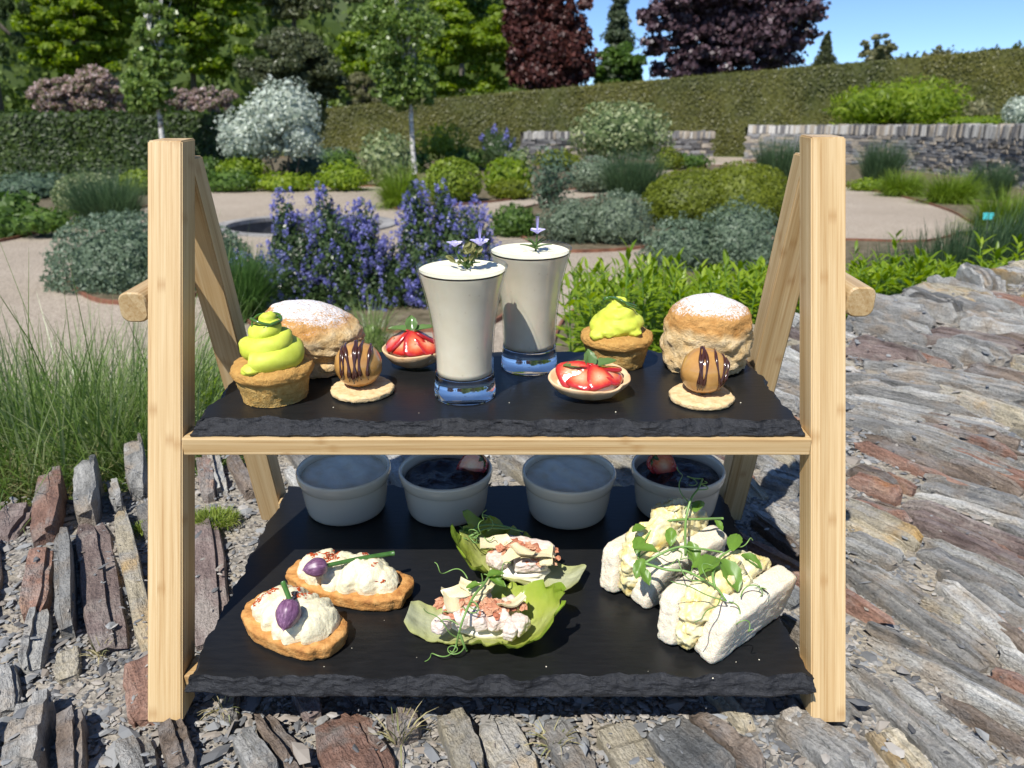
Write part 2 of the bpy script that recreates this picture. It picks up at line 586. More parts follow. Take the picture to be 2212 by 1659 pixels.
# grit bed with uneven top and a rough face at the back
ns, nt_ = 150, 70
s = np.linspace(-1.3, 3.4, ns); t = np.linspace(0, 1.75, nt_)
Sg, Tg = np.meshgrid(s, t, indexing='ij')
X = WO[0] + Sg * WB[0] + Tg * WA[0]; Y = WO[1] + Sg * WB[1] + Tg * WA[1]
P = np.stack([X, Y, np.zeros_like(X)], 2).reshape(-1, 3)
P[:, 2] = 0.005 * fbm(P * 14, 3, 3) - 0.002
P[:, 2] -= np.clip(0.05 - Tg.ravel(), 0, 1) * 0.8
P[:, 1] -= 0.7
back = P.reshape(ns, nt_, 3)[:, 0].copy(); back2 = back.copy(); back2[:, 2] -= 1.6; 
mb = MB().add(P, grid_faces(ns, nt_)[:, ::-1])
mb.add(np.concatenate([back, back2]), grid_faces(2, ns)[:, ::-1])
mb.build('grit_bed', M_grit, wall, smooth=True)

def stone_mesh(L, W, H, seed, proud):
    r = np.random.default_rng(seed)
    nsec = 9
    xs = np.linspace(-0.5, 0.5, nsec) * L
    xs[1:-1] += r.uniform(-0.25, 0.25, nsec - 2) * L / nsec
    sec = []
    slope = r.uniform(-0.18, 0.18); tl = r.uniform(-0.22, 0.22)
    ymid = 0.0
    step = r.uniform(-0.2, 0.35); stepd = r.uniform(0.15, 0.45) * proud * r.choice([-1, 1])
    for i, x in enumerate(xs):
        e = abs(i / (nsec - 1) - 0.5) * 2
        wv = W * (1.0 - 0.30 * e ** 5 + r.uniform(-0.07, 0.07))
        ymid += r.uniform(-0.03, 0.03) * W
        top = proud * (1.0 + slope * x / L * 2 + r.uniform(-0.13, 0.13)) - (proud * r.uniform(0.15, 0.7) if i in (0, nsec - 1) else 0)
        ys = np.array([-0.51, -0.50, -0.455, -0.12, step * 0.97, step, 0.455, 0.50, 0.51]) * wv + ymid
        ys = np.sort(ys)
        zz = np.array([-H, top * 0.72, top * 0.99, top, top, top, top * 0.97, top * 0.70, -H])
        zz[1:-1] += tl * ys[1:-1] / W * proud
        zz[5:8] -= stepd
        zz[1:-1] += r.uniform(-0.07, 0.07, 7) * proud
        sec.append(np.stack([np.full(9, x) + r.uniform(-0.012, 0.012, 9) * L * (3 if e > 0.9 else 1), ys, zz], 1))
    v = np.concatenate(sec)
    f = [tuple(q) for q in grid_faces(nsec, 9)[:, ::-1]]
    f.append(tuple(range(9))); f.append(tuple((nsec - 1) * 9 + i for i in range(9))[::-1])
    return v, f

STONES = []    # (cx,cy,ang,L,W) in stand frame
def add_stone(cx, cy, ang, L, W, kind, proud=None, seed=None):
    seed = seed if seed is not None else len(STONES) + 11
    r = np.random.default_rng(seed)
    proud = proud or r.uniform(0.007, 0.017)
    v, f = stone_mesh(L, W, 0.05, seed, proud)
    M = Matrix.Translation((cx, cy - 0.7, 0)) @ Matrix.Rotation(ang, 4, 'Z')
    MB().add(v, f).build('stone', STONE[kind], wall, M=M)
    STONES.append((cx, cy, ang, L, W, proud))

MAJOR = [
 (114,1035,105,1168,63,'rust',.022),(196,1020,190,1128,52,'grey',.03),(295,985,297,1060,45,'grey',.03),(194,1132,240,1396,90,'purple',.012),
 (257,1100,318,1396,42,'ochre',.013),(92,1178,70,1330,55,'rust',.016),(139,1168,141,1366,42,'grey',.022),(85,1326,66,1440,52,'pale',.016),
 (44,1088,5,1162,60,'purple',.012),(82,1518,60,1680,88,'grey',.02),(158,1548,156,1680,60,'brown',.022),(280,1594,312,1680,82,'grey',.014),
 (365,1568,398,1662,64,'brown',.018),(440,1128,462,1382,84,'purple',.012),(438,985,452,1066,34,'rust',.014),(459,985,478,1052,24,'pale',.018),
 (5,1440,15,1530,64,'grey',.012),(730,1548,812,1680,140,'rust',.012),(862,1545,884,1592,66,'brown',.012),(968,1543,1030,1668,66,'ochre',.013),
 (1066,1550,1150,1680,90,'ochre',.010),(1180,1553,1268,1670,66,'grey',.011),(1316,1556,1412,1680,86,'ochre',.009),(1436,1553,1560,1680,104,'dark',.012),
 (1500,1542,1655,1664,30,'brown',.016),(1690,1545,1845,1664,66,'grey',.012),(570,1553,664,1672,58,'brown',.014),(520,1590,590,1690,56,'grey',.016),
 (1836,1224,2184,1452,62,'grey',.014),(1878,1372,2240,1560,46,'pale',.014),(1880,1458,2150,1672,96,'grey',.012),(1893,1568,1985,1670,58,'ochre',.012),
 (1963,1100,2240,1226,50,'purple',.015),(1832,1108,1986,1180,44,'ochre',.013),(1832,1015,1952,1066,44,'rust',.015),(2008,1188,2240,1296,44,'grey',.016),
 (1832,1152,1965,1220,42,'pale',.013),(1995,1042,2240,1116,50,'pale',.014),(1832,941,2122,1057,28,'rust',.013),(1942,930,2240,1042,30,'pale',.014),
 (2043,976,2212,1048,32,'brown',.012),(2043,1248,2240,1388,68,'pale',.012),(1757,1580,1886,1662,40,'pale',.013),(1698,1535,1757,1581,40,'pale',.012),
 (1873,657,2040,695,34,'grey',.03),(1957,640,2092,675,24,'dark',.028),(1997,626,2132,658,30,'ochre',.03),(2092,590,2152,624,30,'pale',.035),
 (2166,586,2240,608,26,'ochre',.03),(1973,719,2193,760,25,'purple',.02),(1829,693,1993,731,22,'grey',.022),(2040,748,2164,785,22,'pale',.024),
 (1884,788,2230,853,25,'grey',.018),(1829,817,2066,858,23,'pale',.016),(2011,832,2230,914,28,'ochre',.018),(1829,857,2157,925,36,'pale',.016),
 (1829,892,2120,968,36,'grey',.014),(2080,690,2230,722,26,'pale',.03),(2060,650,2210,690,26,'grey',.035),(2100,800,2240,836,22,'brown',.02),
 (1640,1022,1738,1060,30,'grey',.014),(1650,1098,1738,1150,34,'pale',.012),(1642,1232,1735,1300,48,'dark',.012),(1642,850,1735,880,26,'grey',.014),
 (1640,892,1735,926,26,'rust',.013),(1660,800,1740,826,22,'pale',.016),(1640,960,1735,1000,30,'ochre',.012),(1700,1340,1830,1440,40,'grey',.012),
 (500,985,540,1060,30,'brown',.012),(545,985,590,1090,34,'dark',.012),
 (1830,745,1970,782,22,'purple',.016),(1990,905,2230,985,26,'rust',.014),(2130,1180,2240,1240,30,'brown',.014),(2150,1330,2240,1400,40,'brown',.014),
 (2000,1300,2090,1350,34,'ochre',.012),(1835,1080,1960,1120,20,'rust',.014),
]
for k, (x0, y0, x1, y1, wpx, kind, proud) in enumerate(MAJOR):
    zz = BZ + 0.006
    A = SP(x0, y0, zz); B = SP(x1, y1, zz)
    dx, dy = x1 - x0, y1 - y0
    l = math.hypot(dx, dy); nx, ny = -dy / l, dx / l
    mx, my = (x0 + x1) / 2, (y0 + y1) / 2
    C1 = SP(mx + nx * wpx / 2, my + ny * wpx / 2, zz); C2 = SP(mx - nx * wpx / 2, my - ny * wpx / 2, zz)
    ax = (B - A); L = ax.length; ax.normalize()
    df = C1 - C2
    W = (df - ax * df.dot(ax)).length
    c = (A + B) / 2
    an = math.atan2(ax.y, ax.x)
    if c.x > 0.2 and W > 0.018:          # the right side is split into thin strata
        m_ = 3 if W > 0.034 else 2
        rs = np.random.default_rng(k + 500)
        cuts = np.cumsum(rs.uniform(0.6, 1.4, m_)); cuts = np.concatenate([[0], cuts / cuts[-1]])
        alt = {'grey': 'pale', 'pale': 'grey', 'purple': 'grey', 'rust': 'brown', 'ochre': 'pale', 'brown': 'rust', 'dark': 'grey'}
        for j in range(m_):
            off = ((cuts[j] + cuts[j + 1]) / 2 - 0.5) * W; wj = (cuts[j + 1] - cuts[j]) * W * 0.94
            sh = rs.uniform(-0.12, 0.12) * L
            add_stone(c.x - math.sin(an) * off + math.cos(an) * sh, c.y + math.cos(an) * off + math.sin(an) * sh, an + rs.normal(0, 0.02), L * rs.uniform(0.85, 1.15), max(wj, 0.009), kind if j == 0 or rs.random() < 0.5 else alt[kind], proud * 0.85 * rs.uniform(0.6, 1.15))
    else: add_stone(c.x, c.y, an, L, max(W, 0.014), kind, proud * 0.85)

def overlaps(cx, cy, ang, L, W, pad=0.004):
    for (x, y, a, l, w_, p) in STONES:
        if abs(x - cx) + abs(y - cy) > (L + l): continue
        for q in np.linspace(-0.5, 0.5, 7):
            for e in (-0.5, 0, 0.5):
                ux = cx + math.cos(ang) * q * L - math.sin(ang) * e * W; uy = cy + math.sin(ang) * q * L + math.cos(ang) * e * W
                dx, dy = ux - x, uy - y
                lx = dx * math.cos(a) + dy * math.sin(a); ly = -dx * math.sin(a) + dy * math.cos(a)
                if abs(lx) < l / 2 + pad and abs(ly) < w_ / 2 + pad: return True
    return False
fr = np.random.default_rng(99)
tries = 0
while len(STONES) < 297 and tries < 9000:
    tries += 1
    q_ = fr.random()
    if q_ < 0.34: px, py = fr.uniform(-60, 330), fr.uniform(1000, 1690)
    elif q_ < 0.50: px, py = fr.uniform(320, 1830), fr.uniform(1515, 1690)
    elif q_ < 0.60: px, py = fr.uniform(410, 1760), fr.uniform(970, 1060)
    elif q_ < 0.80: px, py = fr.uniform(1620, 2290), fr.uniform(900, 1690)
    else: px, py = fr.uniform(1620, 2300), fr.uniform(590, 950)
    p = SP(px, py, BZ)
    tw = (p.x - WO[0]) * WA[0] + (p.y - WO[1]) * WA[1]
    if tw < 0.04 or p.y > 2.6: continue
    big = tries < 3600
    far_ = p.x > 0.2
    if far_: L = fr.uniform(0.12, 0.34) if big else fr.uniform(0.05, 0.14); W = fr.uniform(0.011, 0.026) if big else fr.uniform(0.008, 0.016)
    else: L = fr.uniform(0.06, 0.2) if big else fr.uniform(0.03, 0.08); W = fr.uniform(0.016, 0.042) if big else fr.uniform(0.01, 0.02)
    ang = math.atan2(-0.88, 0.47) + fr.normal(0, 0.10)
    if overlaps(p.x, p.y, ang, L, W, 0.001 if far_ else 0.004): continue
    kd = fr.choice(['grey', 'pale', 'purple', 'rust', 'ochre', 'brown', 'dark'], p=[.3, .2, .1, .1, .12, .08, .1])
    add_stone(p.x, p.y, ang, L, W, kd, fr.uniform(0.006, 0.014))

# loose slate chips between the stones
def chips(n, px0, px1, py0, py1, smin, smax, seed):
    r = np.random.default_rng(seed)
    pts = []
    C = np.array([(q[0], q[1], q[2], q[3], q[4], q[5]) for q in STONES])
    px = r.uniform(px0, px1, n); py = r.uniform(py0, py1, n)
    a = R(PS) + np.arctan((py - CY) / FPX)
    y = -BZ / np.tan(a); d = y * cS - BZ * sS; x = (px - CX) / FPX * d
    keep = ((x - WO[0]) * WA[0] + (y - WO[1]) * WA[1] > 0.015)
    zoff = np.zeros(n)
    inside = np.zeros(n, bool)
    for (cx, cy, an, L, W, pr) in C:
        lx = (x - cx) * math.cos(an) + (y - cy) * math.sin(an); ly = -(x - cx) * math.sin(an) + (y - cy) * math.cos(an)
        m = (np.abs(lx) < L * 0.49) & (np.abs(ly) < W * 0.49)
        inside |= m; zoff[m] = pr
    keep &= (~inside) | (r.random(n) < 0.06)
    x, y, zoff = x[keep], y[keep], zoff[keep]
    n = len(x)
    s_ = np.clip(np.exp(r.normal(math.log(smin * 1.6), 0.5, n)), smin, smax)
    # squashed irregular 7-sided shards
    base = np.array([(0, 0, 1), (1, 0, .1), (.35, .8, .2), (-.6, .7, -.05), (-1, -.1, .15), (-.3, -.85, -.05), (.6, -.7, .1)])
    v = base[None] * (1 + r.uniform(-0.35, 0.35, (n, 7, 3)))
    v[:, 0, :2] = r.uniform(-0.4, 0.4, (n, 2))
    v *= np.stack([s_ * r.uniform(0.8, 1.3, n), s_ * r.uniform(0.45, 0.8, n), s_ * r.uniform(0.16, 0.4, n)], 1)[:, None, :]
    tx = r.normal(0, 0.35, n); tz = r.uniform(0, 6.283, n)
    c, s2 = np.cos(tx)[:, None], np.sin(tx)[:, None]
    yy = v[:, :, 1] * c - v[:, :, 2] * s2; z2 = v[:, :, 1] * s2 + v[:, :, 2] * c
    v[:, :, 1] = yy; v[:, :, 2] = z2
    c, s2 = np.cos(tz)[:, None], np.sin(tz)[:, None]
    xx = v[:, :, 0] * c - v[:, :, 1] * s2; yy = v[:, :, 0] * s2 + v[:, :, 1] * c
    v[:, :, 0] = xx + x[:, None]; v[:, :, 1] = yy + y[:, None] - 0.7
    gz = 0.005 * fbm(np.stack([x, y, 0 * x], 1) * 14, 3, 3) - 0.002
    v[:, :, 2] += (np.maximum(zoff, gz) + s_ * 0.10)[:, None]
    ff = np.array([(0, 1, 2), (0, 2, 3), (0, 3, 4), (0, 4, 5), (0, 5, 6), (0, 6, 1)])
    f = (ff[None] + (np.arange(n) * 7)[:, None, None]).reshape(-1, 3)
    return v.reshape(-1, 3), f
M_chip = leafmat('mat_chip', [(0.07, 0.07, 0.072), (0.15, 0.155, 0.16), (0.24, 0.245, 0.245), (0.21, 0.175, 0.14), (0.36, 0.34, 0.31)], trans=0.0, rough=0.7, spec=0.3)
mb = MB()
for args in ((9000, -80, 2290, 960, 1700, 0.0016, 0.009, 5), (12000, -80, 2290, 960, 1700, 0.0009, 0.003, 6), (4200, 1500, 2300, 600, 1000, 0.0025, 0.013, 8), (3000, 1500, 2300, 600, 1000, 0.002, 0.005, 9)):
    mb.add(*chips(*args))
g = mb.build('gravel', M_chip, wall); tag(g, kind='stuff')

# bank of soil falling from the wall to the garden
def bank_z(X, Y):
    w_ = -((X - WO[0]) * WA[0] + (Y - WO[1]) * WA[1])
    k = np.clip(w_ / 1.7, 0, 1); k = k * k * (3 - 2 * k)
    top = bedz(X, Y) - 0.11
    return top * (1 - k) + 0.02 * k
s = np.linspace(-2.5, 3.6, 60); t = np.linspace(-0.06, 1.9, 30)
Sg, Tg = np.meshgrid(s, t, indexing='ij')
X = WO[0] + Sg * WB[0] - Tg * WA[0]; Y = WO[1] + Sg * WB[1] - Tg * WA[1]
P = np.stack([X, Y, bank_z(X, Y)], 2).reshape(-1, 3)
P[:, 2] += 0.02 * fbm(P * 4, 3, 8) - 0.015
bk = MB().add(P, grid_faces(60, 30)).build('soil_bank', M_soil, smooth=True)
tag(bk, kind='structure')
# ------------------------------------------------------------------ vegetation builders
def unit(n, r):
    v = r.normal(size=(n, 3)); return v / np.linalg.norm(v, axis=1)[:, None]

def leaf_quads(P, N, l, w_, r, jit=0.6, droop=0.0):
    n = len(P)
    N = N + r.normal(0, jit, (n, 3)); N /= np.linalg.norm(N, axis=1)[:, None] + 1e-9
    a = r.normal(size=(n, 3)); a[:, 2] -= droop
    T = a - N * np.sum(a * N, 1)[:, None]; T /= np.linalg.norm(T, axis=1)[:, None] + 1e-9
    B = np.cross(N, T)
    s = r.uniform(0.65, 1.3, n)[:, None]
    l2 = T * (l * 0.5) * s; b2 = B * (w_ * 0.5) * s
    v = np.stack([P - l2, P + b2 - l2 * 0.1, P + l2, P - b2 - l2 * 0.1], 1).reshape(-1, 3)
    f = np.arange(n * 4).reshape(n, 4)
    return v, f

def egg(dirs, c, rx, ry, up, dn):
    z = np.where(dirs[:, 2:3] > 0, up, dn)
    return np.asarray(c) + dirs * np.hstack([np.full((len(dirs), 1), rx), np.full((len(dirs), 1), ry), z])

def Yg(py): return GP(CX, py)[1]

def box_egg(b, Y, depth=1.0):
    x0, x1, yt, yb = b
    A = AT(x0, (yt + yb) / 2, Y); B = AT(x1, (yt + yb) / 2, Y)
    T = AT((x0 + x1) / 2, yt, Y); Bo = AT((x0 + x1) / 2, yb, Y)
    rx = (B[0] - A[0]) / 2; h = T[2] - Bo[2]
    c = np.array([(A[0] + B[0]) / 2, Y, Bo[2] + h * 0.42])
    return c, rx, rx * depth, h * 0.58, h * 0.42

def puff(mb, c, rx, ry, up, dn, n, leaf, r, seed, lump=(0.12, 2.5), jit=0.6, shell=0.25, core=0.8, mi=0, low=-1.0, droop=0.0):
    d = unit(n, r); d = d[d[:, 2] > low]
    k = 1 + lump[0] * fbm(d * lump[1] + seed, 3, seed)
    k = k * (1 - shell * r.random(len(d)) ** 2)
    P = egg(d * k[:, None], c, rx, ry, up, dn)
    N = d / np.array([rx, ry, max(up, 1e-3)]); N /= np.linalg.norm(N, axis=1)[:, None]
    mb.add(*leaf_quads(P, N, leaf[0], leaf[1], r, jit, droop), mi)
    if core > 0:
        v, f = uvsphere(10, 14)
        kk = core * (1 + lump[0] * fbm(v * lump[1] + seed, 3, seed))
        mb.add(egg(v * kk[:, None], c, rx, ry, up, dn), f, mi)

BARK = noisy('mat_bark', [(0.035, 0.028, 0.02), (0.09, 0.075, 0.055), (0.14, 0.12, 0.095)], 14, 0.9, 60, 0.7, 0.01, stretch=(1, 1, 0.25))
BIRCHB = noisy('mat_birch_bark', [(0.10, 0.09, 0.08), (0.42, 0.40, 0.36), (0.58, 0.56, 0.52)], 7, 0.8, 40, 0.4, 0.004, stretch=(0.6, 0.6, 1.6), lo=0.36, hi=0.52)

def shrub(name, label, boxes, Y, mat, dens, leaf, lump=(0.14, 2.6), group=None, cat='shrub', depth=0.9, stems=4, core=0.70, jit=0.6, z0=0.0, low=-0.9, seed=None, stemmat=None, shell=0.25):
    seed = seed or int(abs(boxes[0][0] * 7 + boxes[0][2] * 3)) % 997 + 3
    r = np.random.default_rng(seed)
    c0, rx0, _, _, _ = box_egg(boxes[0], Y, depth)
    xm = np.mean([box_egg(b, Y, depth)[0][0] for b in boxes])
    root = thing(name, label, cat, loc=(xm, Y, z0), group=group)
    org = np.array([xm, Y, z0])
    mb = MB()
    tops = []
    for i, b in enumerate(boxes):
        c, rx, ry, up, dn = box_egg(b, Y + (0 if i == 0 else r.uniform(-0.15, 0.15) * rx0), depth)
        n = int(9 * dens * (rx * (up + dn)) / (leaf[0] * leaf[1]))
        puff(mb, c - org, rx, ry, up, dn, min(n, 26000), leaf, r, seed + i, lump, jit, core=core, low=low, shell=shell)
        tops.append((c - org, rx))
    mb.build('foliage', mat, root)
    for k in range(stems):
        c, rx = tops[k % len(tops)]
        a = r.uniform(0, 6.28); q = r.uniform(0.1, 0.5)
        e = c + np.array([math.cos(a) * rx * q, math.sin(a) * rx * q, 0])
        b0 = np.array([c[0] * 0.6 + r.normal(0, 0.05) * rx, c[1] * 0.6 + r.normal(0, 0.05) * rx, 0.0])
        v, f = tube([b0, (b0 + e) / 2 + r.normal(0, 0.05, 3) * rx, e], 0.035 * rx + 0.006, 0.012 * rx + 0.003, 5, 3)
        MB().add(v, f).build('stem', stemmat or BARK, root)
    return root

def blades(n, cx, cy, cz, rad, length, lean, width, r, zf=None, curl=0.6, seg=4, ell=1.0):
    a = r.uniform(0, 6.283, n); q = np.sqrt(r.random(n))
    bx = cx + np.cos(a) * q * rad; by = cy + np.sin(a) * q * rad * ell
    bz = np.full(n, cz) if zf is None else zf(bx, by)
    L = length * r.uniform(0.55, 1.15, n)
    az = a + r.normal(0, 0.6, n)
    ln = np.abs(r.normal(0, lean, n)) + 0.25 * lean * q
    D = np.stack([np.cos(az), np.sin(az), np.zeros(n)], 1)
    S = np.stack([-np.sin(az), np.cos(az), np.zeros(n)], 1)
    S = S * np.cos(r.uniform(0, 3.14, n))[:, None] + D * 0.5 * np.sin(az)[:, None]
    S /= np.linalg.norm(S, axis=1)[:, None] + 1e-9
    rows = []
    ang = ln.copy(); p = np.stack([bx, by, bz], 1)
    for k in range(seg + 1):
        wd = width * (1 - (k / seg) ** 1.5 * 0.9)
        rows.append(p - S * wd / 2); rows.append(p + S * wd / 2)
        st = L / seg
        p = p + (D * np.sin(ang)[:, None] + np.array([0, 0, 1.0]) * np.cos(ang)[:, None]) * st[:, None]
        ang = ang + curl * ln * (0.6 + 0.8 * k / seg)
    v = np.stack(rows, 1).reshape(-1, 3)
    m = 2 * (seg + 1)
    ff = np.array([(2 * k, 2 * k + 1, 2 * k + 3, 2 * k + 2) for k in range(seg)])
    f = (ff[None] + (np.arange(n) * m)[:, None, None]).reshape(-1, 4)
    return v, f

def grass(name, label, x0, x1, ytop, ybase, mat, n, lean=0.28, width=0.006, group='ornamental grasses', curl=0.6, Y=None, z0=0.0, ell=0.6, hf=1.15):
    Y = Y or Yg(ybase)
    r = np.random.default_rng(int(abs(x0) + ytop * 3) + 1)
    A = AT(x0, ybase, Y); B = AT(x1, ybase, Y); T = AT((x0 + x1) / 2, ytop, Y)
    c = (A + B) / 2; rad = (B[0] - A[0]) / 2
    H = (T[2] - c[2]) * hf
    root = thing(name, label, 'grass clump', loc=(c[0], Y, c[2] if z0 is None else z0), group=group)
    v, f = blades(n, 0, 0, 0, rad * 0.62, H, lean, width, r, curl=curl, ell=ell)
    MB().add(v, f).build('blades', mat, root)
    v, f = blob((0, 0, 0), (rad * 0.55, rad * 0.55 * ell, H * 0.35), 0.2, 2, 3, 9, 12)
    MB().add(v, f).build('tussock', mat, root)
    return root

def tree(name, label, boxes, Y, mat, leaf, nclump, per, trunk=None, bark=None, cat='tree', group=None, depth=0.8, crad=0.2, z0=0.0, flat=0.75, seed=None, core=0.35, droop=0.0, tr=0.25, jit=0.7, limbs=8):
    seed = seed or int(abs(boxes[0][0] * 5 + boxes[0][3] * 3)) % 991 + 5
    r = np.random.default_rng(seed)
    xm = AT(trunk if trunk is not None else (boxes[0][0] + boxes[0][1]) / 2, 300, Y)[0]
    org = np.array([xm, Y, z0])
    root = thing(name, label, cat, loc=tuple(org), group=group)
    mb = MB(); cl = []
    for i, b in enumerate(boxes):
        c, rx, ry, up, dn = box_egg(b, Y, depth)
        c[2] += (up - dn) * 0.5; up = dn = (up + dn) / 2
        for k in range(nclump):
            d = unit(1, r)[0] * (r.random() ** 0.33)
            cr = crad * min(rx, up) * r.uniform(0.7, 1.35)
            q = c + d * np.array([rx - cr * 0.6, max(ry - cr, 0.1), up - cr * 0.5]) - org
            if q[2] + z0 < 0.1: continue
            if d[1] > 0.45: continue          # far side is never seen from the garden
            puff(mb, q, cr, cr, cr * flat, cr * flat * 0.6, int(per * 1.5), leaf, r, seed + k, (0.35, 2.2), jit, 0.4, core, low=-0.75, droop=droop)
            cl.append((q, cr))
    mb.build('crown', mat, root)
    # trunk and limbs
    zt = np.mean([q[2] for q, _ in cl]) + 0.25 * np.ptp([q[2] for q, _ in cl])
    zb = min(q[2] for q, _ in cl)
    cxm = np.mean([q[0] for q, _ in cl])
    pts = [(0, 0, -0.05), (r.normal(0, .05), 0, max(zb, 0.4) * 0.6), (cxm * 0.4, 0, (zb + zt) / 2), (cxm * 0.7, 0, zt)]
    v, f = tube(pts, tr, tr * 0.25, 8, 5)
    tk = MB().add(v, f).build('trunk', bark or BARK, root, smooth=True)
    mb = MB()
    for k in r.choice(len(cl), min(limbs, len(cl)), replace=False):
        q, cr = cl[k]
        s_ = np.array([cxm * 0.3, 0, zb + (zt - zb) * r.uniform(0.0, 0.7)])
        v, f = tube([s_, (s_ + q) / 2 + np.array([0, 0, -0.1 * cr]), q], tr * 0.35, tr * 0.08, 5, 4)
        mb.add(v, f)
    mb.build('limbs', bark or BARK, tk, smooth=True)
    return root

# ------------------------------------------------------------------ leaf materials
L_mid = leafmat('mat_leaf_mid', [(0.045, 0.09, 0.018), (0.085, 0.16, 0.025), (0.13, 0.21, 0.04)], trans=0.45)
L_bright = leafmat('mat_leaf_bright', [(0.11, 0.18, 0.012), (0.19, 0.275, 0.018), (0.28, 0.355, 0.035)], trans=0.5)
L_lime = leafmat('mat_leaf_lime', [(0.11, 0.17, 0.015), (0.19, 0.26, 0.02), (0.26, 0.32, 0.04)])
L_deep = leafmat('mat_leaf_deep', [(0.025, 0.045, 0.012), (0.05, 0.08, 0.022), (0.08, 0.115, 0.035)])
L_wood = leafmat('mat_leaf_wood', [(0.075, 0.12, 0.022), (0.125, 0.18, 0.035), (0.18, 0.235, 0.055)], trans=0.4)
L_olive = leafmat('mat_leaf_olive', [(0.05, 0.062, 0.025), (0.09, 0.105, 0.045), (0.14, 0.155, 0.08)], rough=0.4)
L_hebe = leafmat('mat_leaf_hebe', [(0.10, 0.13, 0.010), (0.16, 0.195, 0.014), (0.22, 0.255, 0.03)], trans=0.45)
L_silver = leafmat('mat_leaf_silver', [(0.075, 0.115, 0.065), (0.13, 0.185, 0.115), (0.20, 0.26, 0.18)])
L_santo = leafmat('mat_leaf_grey_green', [(0.10, 0.14, 0.085), (0.165, 0.215, 0.14), (0.24, 0.29, 0.20)])
L_blue = leafmat('mat_leaf_blue_grey', [(0.05, 0.085, 0.05), (0.09, 0.14, 0.085), (0.14, 0.20, 0.13)])
L_vari = leafmat('mat_leaf_variegated', [(0.07, 0.12, 0.04), (0.19, 0.24, 0.10), (0.42, 0.45, 0.24)])
L_white = leafmat('mat_leaf_white', [(0.22, 0.27, 0.20), (0.42, 0.47, 0.39), (0.62, 0.66, 0.58)], trans=0.25)
L_pink = leafmat('mat_blossom_pink', [(0.10, 0.12, 0.04), (0.19, 0.18, 0.09), (0.36, 0.25, 0.22), (0.52, 0.38, 0.36), (0.62, 0.52, 0.49)], trans=0.4)
L_birch = leafmat('mat_leaf_birch', [(0.09, 0.15, 0.025), (0.17, 0.25, 0.05), (0.28, 0.36, 0.13)], rough=0.35, trans=0.45)
L_copper = leafmat('mat_leaf_copper', [(0.035, 0.012, 0.010), (0.075, 0.022, 0.018), (0.12, 0.04, 0.03)], trans=0.25)
L_purple = leafmat('mat_leaf_purple', [(0.035, 0.019, 0.024), (0.075, 0.043, 0.052), (0.14, 0.09, 0.105)], trans=0.15, rough=0.4)
L_conif = leafmat('mat_leaf_conifer', [(0.04, 0.06, 0.03), (0.08, 0.11, 0.055), (0.13, 0.16, 0.09)])
L_hedge1 = leafmat('mat_hedge_dark', [(0.018, 0.034, 0.008), (0.035, 0.065, 0.012), (0.08, 0.13, 0.025)], patch=(0.6, (0.7, 0.75, 0.8), (1.3, 1.2, 1.0)))
L_hedge2 = leafmat('mat_hedge_yew', [(0.08, 0.085, 0.018), (0.105, 0.11, 0.023), (0.14, 0.142, 0.034)], trans=0.25, patch=(0.45, (0.72, 0.78, 0.8), (1.2, 1.1, 0.95)))
L_pale = leafmat('mat_leaf_pale', [(0.12, 0.13, 0.06), (0.19, 0.19, 0.09), (0.27, 0.25, 0.13)])
L_cean = leafmat('mat_leaf_ceanothus', [(0.025, 0.05, 0.016), (0.05, 0.09, 0.028), (0.11, 0.16, 0.06)], rough=0.3)
F_cean = leafmat('mat_flower_blue', [(0.09, 0.09, 0.30), (0.15, 0.155, 0.44), (0.23, 0.235, 0.56), (0.33, 0.33, 0.64)], trans=0.3)
G_green = leafmat('mat_grass_green', [(0.035, 0.085, 0.020), (0.07, 0.15, 0.035), (0.12, 0.22, 0.06)], rough=0.45)
G_blue = leafmat('mat_grass_blue', [(0.035, 0.07, 0.028), (0.07, 0.125, 0.055), (0.12, 0.19, 0.09)], rough=0.45)
G_lime = leafmat('mat_grass_lime', [(0.09, 0.15, 0.012), (0.16, 0.25, 0.02), (0.24, 0.33, 0.04)])
G_mix = leafmat('mat_grass_meadow', [(0.085, 0.145, 0.035), (0.15, 0.23, 0.055), (0.21, 0.295, 0.09), (0.33, 0.37, 0.19)], rough=0.35)
G_straw = leafmat('mat_grass_straw', [(0.18, 0.16, 0.06), (0.32, 0.28, 0.13), (0.46, 0.40, 0.22), (0.16, 0.20, 0.06)], trans=0.25)

# ------------------------------------------------------------------ far trees
def farwood(name, label, x0, x1, tops, Y, mat, leaf, seed, z0=0.0, base=300):
    r = np.random.default_rng(seed)
    mb = MB(); n = len(tops)
    org = AT((x0 + x1) / 2, base, Y); org[2] = z0
    for i, yt in enumerate(tops):
        xa = x0 + (x1 - x0) * i / n; xb = x0 + (x1 - x0) * (i + 1.5) / n
        c, rx, ry, up, dn = box_egg((xa, xb, yt, base), Y + r.uniform(-3, 3), 0.7)
        puff(mb, c - org, rx, ry, up, dn, 2600, leaf, r, seed + i, (0.22, 3.5), 0.8, 0.3, 0.9)
    o = mb.build(name, mat, M=Matrix.Translation(org))
    return tag(o, label, 'wood', kind='stuff')
farwood('distant_wood', 'dark green wood behind the garden trees', -200, 1160, [-260, -220, -300, -250, -320, -240, -260, -200, -230, -260, -180], 82, L_wood, (0.55, 0.4), 31)
farwood('wooded_hill', 'far wooded hill on the horizon above the hedge', 1900, 2420, [122, 116, 113, 108, 104, 101, 98, 100, 96], 190, L_deep, (0.9, 0.7), 41)

